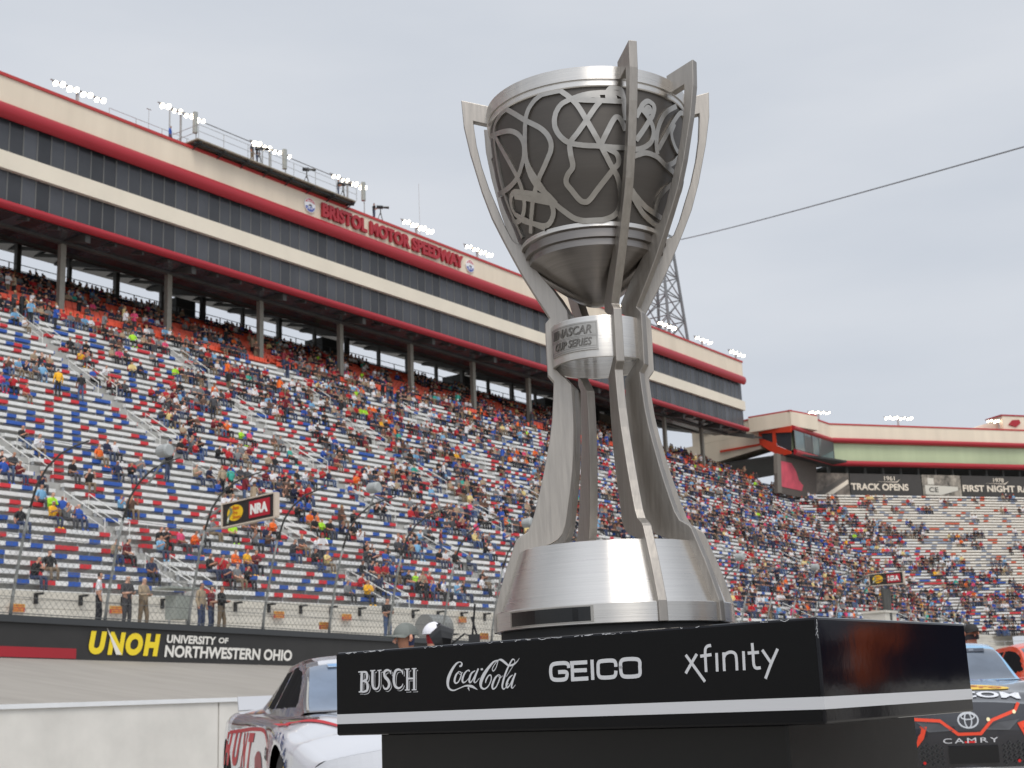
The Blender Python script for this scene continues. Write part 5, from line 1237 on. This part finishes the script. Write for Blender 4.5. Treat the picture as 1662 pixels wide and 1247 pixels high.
def place_car(root, nose_xy, h, zoff=0):
    h = Vector((h[0], h[1], 0)).normalized(); root.location = (nose_xy[0]-h.x*2.5, nose_xy[1]-h.y*2.5, zoff); root.rotation_euler = (0, 0, math.atan2(h.y, h.x))
SideT = lambda sy: (lambda a, b, d: Vector((nose(a, side_y(a, b)), sy*(side_y(a, b)+.003+d), b)))
def top_z(x, y):
    lo, hi = .55, 1.0
    for _ in range(20):
        mid = (lo+hi)/2
        if body_pt(x, mid)[0] > abs(y): lo = mid
        else: hi = mid
    return body_pt(x, lo)[1]
TopT = lambda a, b, d: Vector((nose(b, a), a, top_z(b, a)+.006+d))        # a across (+ = car's left), b along
# --- white car at the left edge of the plinth
wht, gry, redd, brn = lin(198, 200, 206), lin(70, 66, 68), lin(176, 30, 40), lin(52, 42, 42)
def lim1(x): return .80+.03*min(1, (x+1.15))-(max(0, x-.45)**1.5*.42)
def fen1(x): return .90-.10*(x-.98)-.22*(x-.98)**2
def liv1(x, y, z, part):
    if part == 'roof':
        if abs(y) < .47 and (x < .14): return wht
        return brn
    if part != 'body': return wht
    ay = abs(y)
    if -1.15 < x < .98 and ay > .55 and z > lim1(x): return brn
    if x >= .98 and x < 1.9:
        yy = fen1(x)
        if .50+.30*(x-.8) < ay < yy: return gry if ay < yy-.14 else brn
    return wht
car1, b1, ws1 = car('race_car', 'white race car with dark roof sides and red stripes parked left of the plinth', 'race cars on pit road', liv1, lin(108, 122, 142)[:3], detail=1.9)
m = MB(); rcol = lin(184, 36, 46)
for i, chh in enumerate('HUNT'):
    a0 = -1.32+.36*i
    put_text(m, chh, lambda a, b, d: SideT(-1)(a, b, d), a0, a0+.30, .52, .78, .001, 0, bold=.055, shear=.35, c=rcol)
put_text(m, '2', SideT(-1), .18, .60, .22, .66, .001, 0, bold=.05, c=lin(150, 64, 68)); 
m.prism(SideT(-1), [(.70, .62), (.86, .605), (.86, .68), (.70, .695)], 0, .002, lin(30, 30, 32)); put_text(m, 'cup', SideT(-1), .73, .83, .625, .675, .003, 0, c=lin(220, 220, 220))
for i in range(5): m.prism(SideT(-1), [(.60, .52-.035*i), (.80, .51-.035*i), (.80, .525-.035*i), (.60, .535-.035*i)], 0, .001, lin(150, 150, 155))
m.prism(SideT(-1), rrect(-.72, -.42, .32, .52, .08, .05), 0, .001, lin(120, 124, 130))
for i, chh in enumerate('GOODYEAR'):
    t_ = math.radians(128-13.5*i); cx, cz = 1.45+.50*math.cos(t_), .34+.46*math.sin(t_)
    vs_, fs_ = text_geo(chh, .02); pts_ = []
    for u, v in vs_:
        uu, vv = (u-.5)*.075, (v-.5)*.085; tx = math.cos(t_-PI/2); tz = math.sin(t_-PI/2); pts_.append(SideT(-1)(cx+uu*tx-vv*tz*1.0*(-1)*-1, min(cz+uu*tz+vv*tx, .80), .002))
    m.add(pts_, fs_, lin(40, 60, 110))
for sy in (-1, 1):
    ribbon(m, [(x, lim1(x)-.022) for x in [-1.15+.19*k for k in range(11)]], .026, SideT(sy), .002, c=redd)
    ribbon(m, [(.75, lim1(.75)-.022), (.86, lim1(.86)-.028), (.93, .60), (.955, .50)], .024, SideT(sy), .002, c=redd)
    ribbon(m, [(sy*(fen1(x)+.02), x) for x in [.98+.12*k for k in range(10)]], .035, TopT, .003, c=redd)
m.build('decal', colm, b1)
m = MB()
for sy in (1, -1):
    pts_ = [Vector((x, sy*(lerp(YT, x)-.028), roof_pt(x, .505)[1]+.006)) for x in [.10+.72*k/10 for k in range(11)]]
    m.tube(pts_, .010, 5)
m.build('windshield_trim', M_('chrome_trim', (.8, .76, .66), .15, metal=1), car1)
m = MB(); f_ = lambda a, b, d: Vector((b, a, lerp(HR, b)+.004+d))
m.prism(f_, [(-.42+.0, .17), (.42, .17), (.42, .24), (-.42, .24)], 0, .001, lin(150, 166, 186))
m.prism(f_, [(-.30+.12*math.cos(2*PI*k/16), .205+.03*math.sin(2*PI*k/16)) for k in range(16)], .001, .002, lin(120, 156, 196))
m.prism(f_, [(.30+.12*math.cos(2*PI*k/16), .205+.03*math.sin(2*PI*k/16)) for k in range(16)], .001, .002, lin(120, 156, 196))
m.build('sun_strip', colm, ws1)
place_car(car1, (-.33, 8.22), (.317, -.949), .06)
# --- blue and black car facing the camera at the right
lb, blk, orr = lin(110, 168, 214), lin(38, 38, 44), lin(232, 74, 44)
def liv2(x, y, z, part):
    if part == 'roof': return lin(128, 178, 216)
    if part == 'front_bumper':
        if z > .60 and abs(y) < .62: return blk
        return blk if abs(y) < .70 else (orr if z > .42 and z < .62 else blk)
    if part == 'body':
        ay = abs(y)
        if x > 1.72-.25*ay: return blk if ay < .86 else lin(60, 60, 68)
        if ay < .62 and x > 1.05: return lb if (x*7+y*3) % 1.3 > .3 else lin(190, 205, 225)
        if ay < .7 and x > .78: return lin(196, 206, 226)
        return lb
    return lb
car2, b2, ws2 = car('race_car', 'light blue race car with black nose and orange trim facing the camera', 'race cars on pit road', liv2, lin(96, 106, 120)[:3])
m = MB(); W2 = lin(222, 222, 226); wtxt = lin(214, 216, 222)
m.prism(TopT, [(-.03+.50*math.cos(2*PI*k/28), 1.86+.17*math.sin(2*PI*k/28)) for k in range(28)], 0, .001, lin(228, 190, 70))
put_text(m, 'Bass Pro', lambda a, b, d: TopT(-a, b, d), -.34, .40, 1.92, 1.74, .002, bold=.03, c=lin(170, 90, 40)) if False else put_text(m, 'Bass Pro', lambda a, b, d: TopT(a, b, d), -.40, .40, 1.92, 1.74, .002, 0, bold=.03, c=lin(170, 84, 40))
put_text(m, 'PRO.COM', TopT, -.60, .52, 2.32, 2.16, .002, 0, bold=.03, c=wtxt)
put_text(m, 'AUTO PARTS', TopT, -.6, .62, 1.02, .90, .002, 0, bold=.02, c=lin(50, 70, 140))
def FT(a, b, d): 
    zt = top_z(2.45, min(abs(a), .84)); return Vector((nose(2.45, a)+.05*math.sin(PI*min(1, (b-.13)/(zt-.13))*.9)*(1-(min(abs(a), .86)/.88)**6)+.008+d, a, b))
ribbon(m, [(-.54, .585), (-.25, .56), (-.10, .435), (.10, .435), (.21, .55), (.43, .63), (.47, .70)], .030, FT, .004, curve=False, c=orr)
m.prism(FT, [(-.70, .53), (-.37, .51), (-.41, .40), (-.52, .27), (-.70, .24)], 0, .002, orr)
m.prism(FT, [(.44, .52), (.66, .58), (.68, .34), (.52, .44)], 0, .002, orr); ribbon(m, [(.45, .52), (.53, .34), (.58, .20)], .025, FT, .003, curve=False, c=orr)
# round emblem of three ovals, drawn as rings
el_ = lambda cx, cz, rx, rz: [(cx+rx*math.cos(2*PI*k/24), cz+rz*math.sin(2*PI*k/24)) for k in range(24)]
for (cx, cz, rx, rz, w_) in ((0, .56, .088, .070, .014), (0, .56, .031, .068, .011), (0, .592, .060, .027, .011)): ribbon(m, el_(cx, cz, rx, rz), w_, FT, .008, closed=True, curve=False, c=lin(196, 200, 206))
put_text(m, 'CAMRY', FT, -.24, .25, .355, .40, .004, 0, bold=.0, spacing=1.3, c=lin(214, 214, 218))
m.prism(FT, [(-.20, .17), (.24, .17), (.24, .325), (-.20, .325)], 0, .016, lin(20, 20, 22))
for i in range(5):
    for j in range(4):
        for sx in (-1, 1):
            cx = sx*(.28+.045*i)+.02; cz = .165+.05*j+(.025 if i % 2 else 0)
            m.add([FT(cx-.02, cz, .003), FT(cx, cz-.022, .003), FT(cx+.02, cz, .003), FT(cx, cz+.022, .003)], [(0, 1, 2, 3)], lin(70, 72, 74) if True else None)
            m.add([FT(cx-.013, cz, .004), FT(cx, cz-.015, .004), FT(cx+.013, cz, .004), FT(cx, cz+.015, .004)], [(0, 1, 2, 3)], lin(22, 22, 24))
for sx in (-1, 1):
    m.prism(FT, [(sx*.14, .47), (sx*.26, .535), (sx*.46, .555), (sx*.36, .46)], 0, .002, lin(78, 80, 84)); m.prism(FT, [(sx*.68, .62), (sx*.84, .60), (sx*.85, .52), (sx*.72, .50)], .001, .003, lin(150, 156, 164))
    for k in range(2): m.prism(FT, el_(sx*(.42+.10*k), .18+.02*k, .014, .014), .002, .004, lin(230, 40, 40))
m.prism(FT, [(-.05, .355), (.05, .355), (.05, .37), (-.05, .37)], .002, .004, lin(230, 40, 40))
for (a_, b_) in ((.18, .56), (.42, .62)): m.prism(FT, el_(a_, b_, .016, .018), .003, .005, lin(250, 236, 190))
m.build('decal', colm, b2)
m = MB(); m.prism(f_, [(-.44, .17), (.44, .17), (.44, .26), (-.44, .26)], 0, .001, lin(60, 66, 78)); put_text(m, 'MARTIN', lambda a, b, d: f_(-a, b, d), .36, -.36, .245, .185, .002, 0, bold=.02, c=lin(150, 156, 166)) if False else None
for i in range(9): m.prism(f_, [(-.36+.08*i, .195), (-.31+.08*i, .195), (-.31+.08*i, .235), (-.36+.08*i, .235)], .001, .002, lin(120, 126, 136))
m.build('sun_strip', colm, ws2)
place_car(car2, (4.10, 13.0), (-.22, -.975), .09)
# --- orange and white car behind it
def liv3(x, y, z, part):
    if part == 'roof': return lin(222, 222, 224) if abs(y) < .30 and x < .0 else lin(226, 78, 40)
    return lin(226, 78, 40) if z > .5 or part != 'body' else lin(40, 40, 44)
car3, b3, ws3 = car('race_car', 'orange race car with white roof behind the blue car at the right edge', 'race cars on pit road', liv3, lin(80, 88, 100)[:3], detail=.6)
place_car(car3, (7.0, 15.6), (.0, -1), .14)
# --- further cars down pit road, beyond the right edge, seen only mirrored in the plinth
def liv4(x, y, z, part): return lin(30, 60, 150) if part != 'roof' else lin(200, 200, 205)
car4, b4, ws4 = car('race_car', 'blue race car parked beyond the right edge of the view', 'race cars on pit road', liv4, lin(80, 88, 100)[:3], detail=.5)
place_car(car4, (10.5, 12.5), (-.7, -.7))
# ================================================================== CREW NEAR THE PLINTH
HI = {k: person_mesh('standing_body_near', *standing(*a), RAD, lv=2) for k, a in {'down': ('down', .0, False), 'hold': ('hold', .0, False), 'hip': ('hip', .03, False)}.items()}
for me in HI.values(): me.materials.append(pm_)
def cap(parent, c1, c2, turn=0, mesh=False):
    m = MB(); c = Vector((0, -.028, 1.655)); n = 20; vs = []; rings_ = 7
    for r_ in range(rings_+1):
        a = PI/2*r_/rings_
        for k in range(n): t_ = 2*PI*k/n; vs.append(c+Vector((.100*math.cos(a)*math.cos(t_), .115*math.cos(a)*math.sin(t_), .112*math.sin(a))))
    fs_ = []
    for r_ in range(rings_):
        for k in range(n): fs_.append((r_*n+k, r_*n+(k+1) % n, (r_+1)*n+(k+1) % n, (r_+1)*n+k))
    for f in fs_:
        cy = sum(vs[i].y for i in f)/4; m.add([vs[i] for i in f], [(0, 1, 2, 3)], c1 if cy < -.04 else c2)
    o = m.build('cap', M_('cap_cloth', (1, 1, 1), .8, attr='Col'), None, smooth=True, fix=True); o.parent = parent; o.rotation_euler = (0, 0, turn)
    m = MB(); vs = []
    for k in range(11):
        t_ = PI+PI*k/10; vs.append(c+Vector((.098*math.cos(t_), .105*math.sin(t_), .004)))
    for k in range(11):
        t_ = PI+PI*k/10; vs.append(c+Vector((.092*math.cos(t_), -.04+.215*math.sin(t_), -.02+.018*abs(math.sin(t_)))))
    m.add(vs+[v-Vector((0, 0, .006)) for v in vs], [(k, k+1, 12+k, 11+k) for k in range(10)]+[(22+11+k, 22+12+k, 22+k+1, 22+k) for k in range(10)], c1)
    o2 = m.build('brim', M_('cap_cloth'), None, smooth=True); o2.parent = o
    m = MB(); 
    for sx in (-1, 1): m.tube([(sx*.088, -.02, 1.60), (sx*.098, -.012, 1.625), (sx*.092, -.015, 1.655)], [.012, .018, .012], 6, c=lin(196, 140, 116))
    m.tube([(0, -.118, 1.635), (0, -.138, 1.60), (0, -.12, 1.592)], [.012, .017, .012], 6, c=lin(196, 140, 116))
    o3 = m.build('ears_and_nose', colm, None, smooth=True); o3.parent = parent
def crew(x, y, Y, col, me, rz, lab, c1, c2, sc=1, turn=0):
    q = on_y(x, y, Y); s_ = q.z/1.77; o = put_person(me, (q.x, q.y, 0), rz, col, lab, None, s_); cap(o, c1, c2, turn); return o
crew(663, 1010, 11.5, 'black', HI['hold'], -1.15, 'man in grey baseball cap looking left behind the plinth', lin(112, 116, 112), lin(104, 108, 104))
crew(700, 1009, 12.3, 'black', HI['hold'], 1.9, 'man in black and white mesh cap behind the plinth', lin(28, 28, 32), lin(226, 226, 232))
r_ = None
def masked(x, y, Y, rz, lab, col):
    q = on_y(x, y, Y); o = put_person(HI['down'], (q.x, q.y, 0), rz, col, lab, None, q.z/1.77)
    m = MB(); m.lathe([(.088, 1.54), (.094, 1.57), (.092, 1.60), (.08, 1.612)], 12, (0, -.03, 0), a0=-PI*.5, a1=PI*.5); k_ = m.build('face_mask', M_('mask_cloth', (.03, .03, .035), .8), None, smooth=True); k_.parent = o; cap(o, lin(40, 38, 38), lin(40, 38, 38))
masked(1561, 1014, 21.0, -.4, 'left of two masked people in white behind the blue car', 'white'); masked(1574, 1012, 20.2, .1, 'right of two masked people in white behind the blue car', 'white')
# headset gear and two-way radio antennas
q = on_y(722, 1036, 11.0); r_ = empty('television_camera', (q.x, q.y, q.z-.1), 'black broadcast camera and radio gear carried just behind the plinth', 'camera')
m = MB(); m.tube([(q.x-.10, q.y, q.z-.02), (q.x-.02, q.y, q.z+.02), (q.x+.06, q.y, q.z)], [.06, .095, .07], 10); m.tube([(q.x, q.y, q.z), (q.x, q.y, .05)], .03, 6); m.tube([(q.x+.05, q.y, q.z-.05), (q.x+.16, q.y, q.z+.03), (q.x+.22, q.y, q.z)], .008, 5); m.build('camera_body', blackm, r_)
m = MB(); m.box(TW, (q.x+.19, q.y-.03, q.z-.12), (q.x+.28, q.y+.03, q.z+.02)); m.tube([(q.x+.22, q.y, q.z), (q.x+.25, q.y, q.z+.26)], .009, 5); m.tube([(q.x+.26, q.y, q.z), (q.x+.22, q.y, q.z+.16)], .009, 5); m.build('radio', blackm, r_)
# people beside the photographer, outside the frame
for i, (x, y, c) in enumerate(((6.2, 4.2, 'black'), (8.3, 5.6, 'navy'), (9.1, 6.6, 'orange'), (12.2, 8.2, 'white'), (5.0, 2.2, 'yellow'), (-4.5, -3.0, 'black'), (2.8, -4.0, 'navy'), (-1.6, -4.6, 'dark grey'))):
    put_person(STAND[i % 6], (x, y, 0), 1.9+i*.7, c, f'person in {c} standing on pit road outside the view, {ORD[i]} of the group', 'people outside the view')

# team transporters parked in the infield beyond the right edge (mirrored in the side of the plinth)
for i, (x, y, c, lab) in enumerate(((15.5, 12.5, (20, 24, 52), 'dark blue team transporter beyond the right edge of the view'), (21, 2.0, (26, 26, 30), 'black team transporter beyond the right edge of the view'))):
    tr = empty('transporter', (x, y, 0), lab, 'truck', 'team transporters outside the view'); an = 2.06-.25*i; cx, sx = math.cos(an), math.sin(an)
    T = lambda a, b, z: Vector((x+a*cx-b*sx, y+a*sx+b*cx, z))
    m = MB(); m.box(T, (-6, -1.25, 1.0), (6, 1.25, 4.1)); m.build('trailer', M_('trailer_paint%d' % i, lin(*c), .35), tr, bevel=.05)
    m = MB(); m.box(T, (6.3, -1.2, .9), (8.6, 1.2, 3.2)); m.build('cab', M_('trailer_paint%d' % i), tr, bevel=.15)
    m = MB(); m.box(T, (-5, -1.28, 1.6), (-2.0, 1.28, 3.0)); m.box(T, (1, -1.28, 1.9), (4.4, 1.28, 2.6)); m.build('side_graphic', M_('graphic%d' % i, lin(*((190, 120, 40) if i else (160, 165, 175))), .4), tr)
    for a in (-4.6, -3.4, 6.9, 8.0):
        m = MB(); m.tube([T(a, -1.2, .5), T(a, 1.2, .5)], .5, 18); m.build('wheel', rubber, tr)
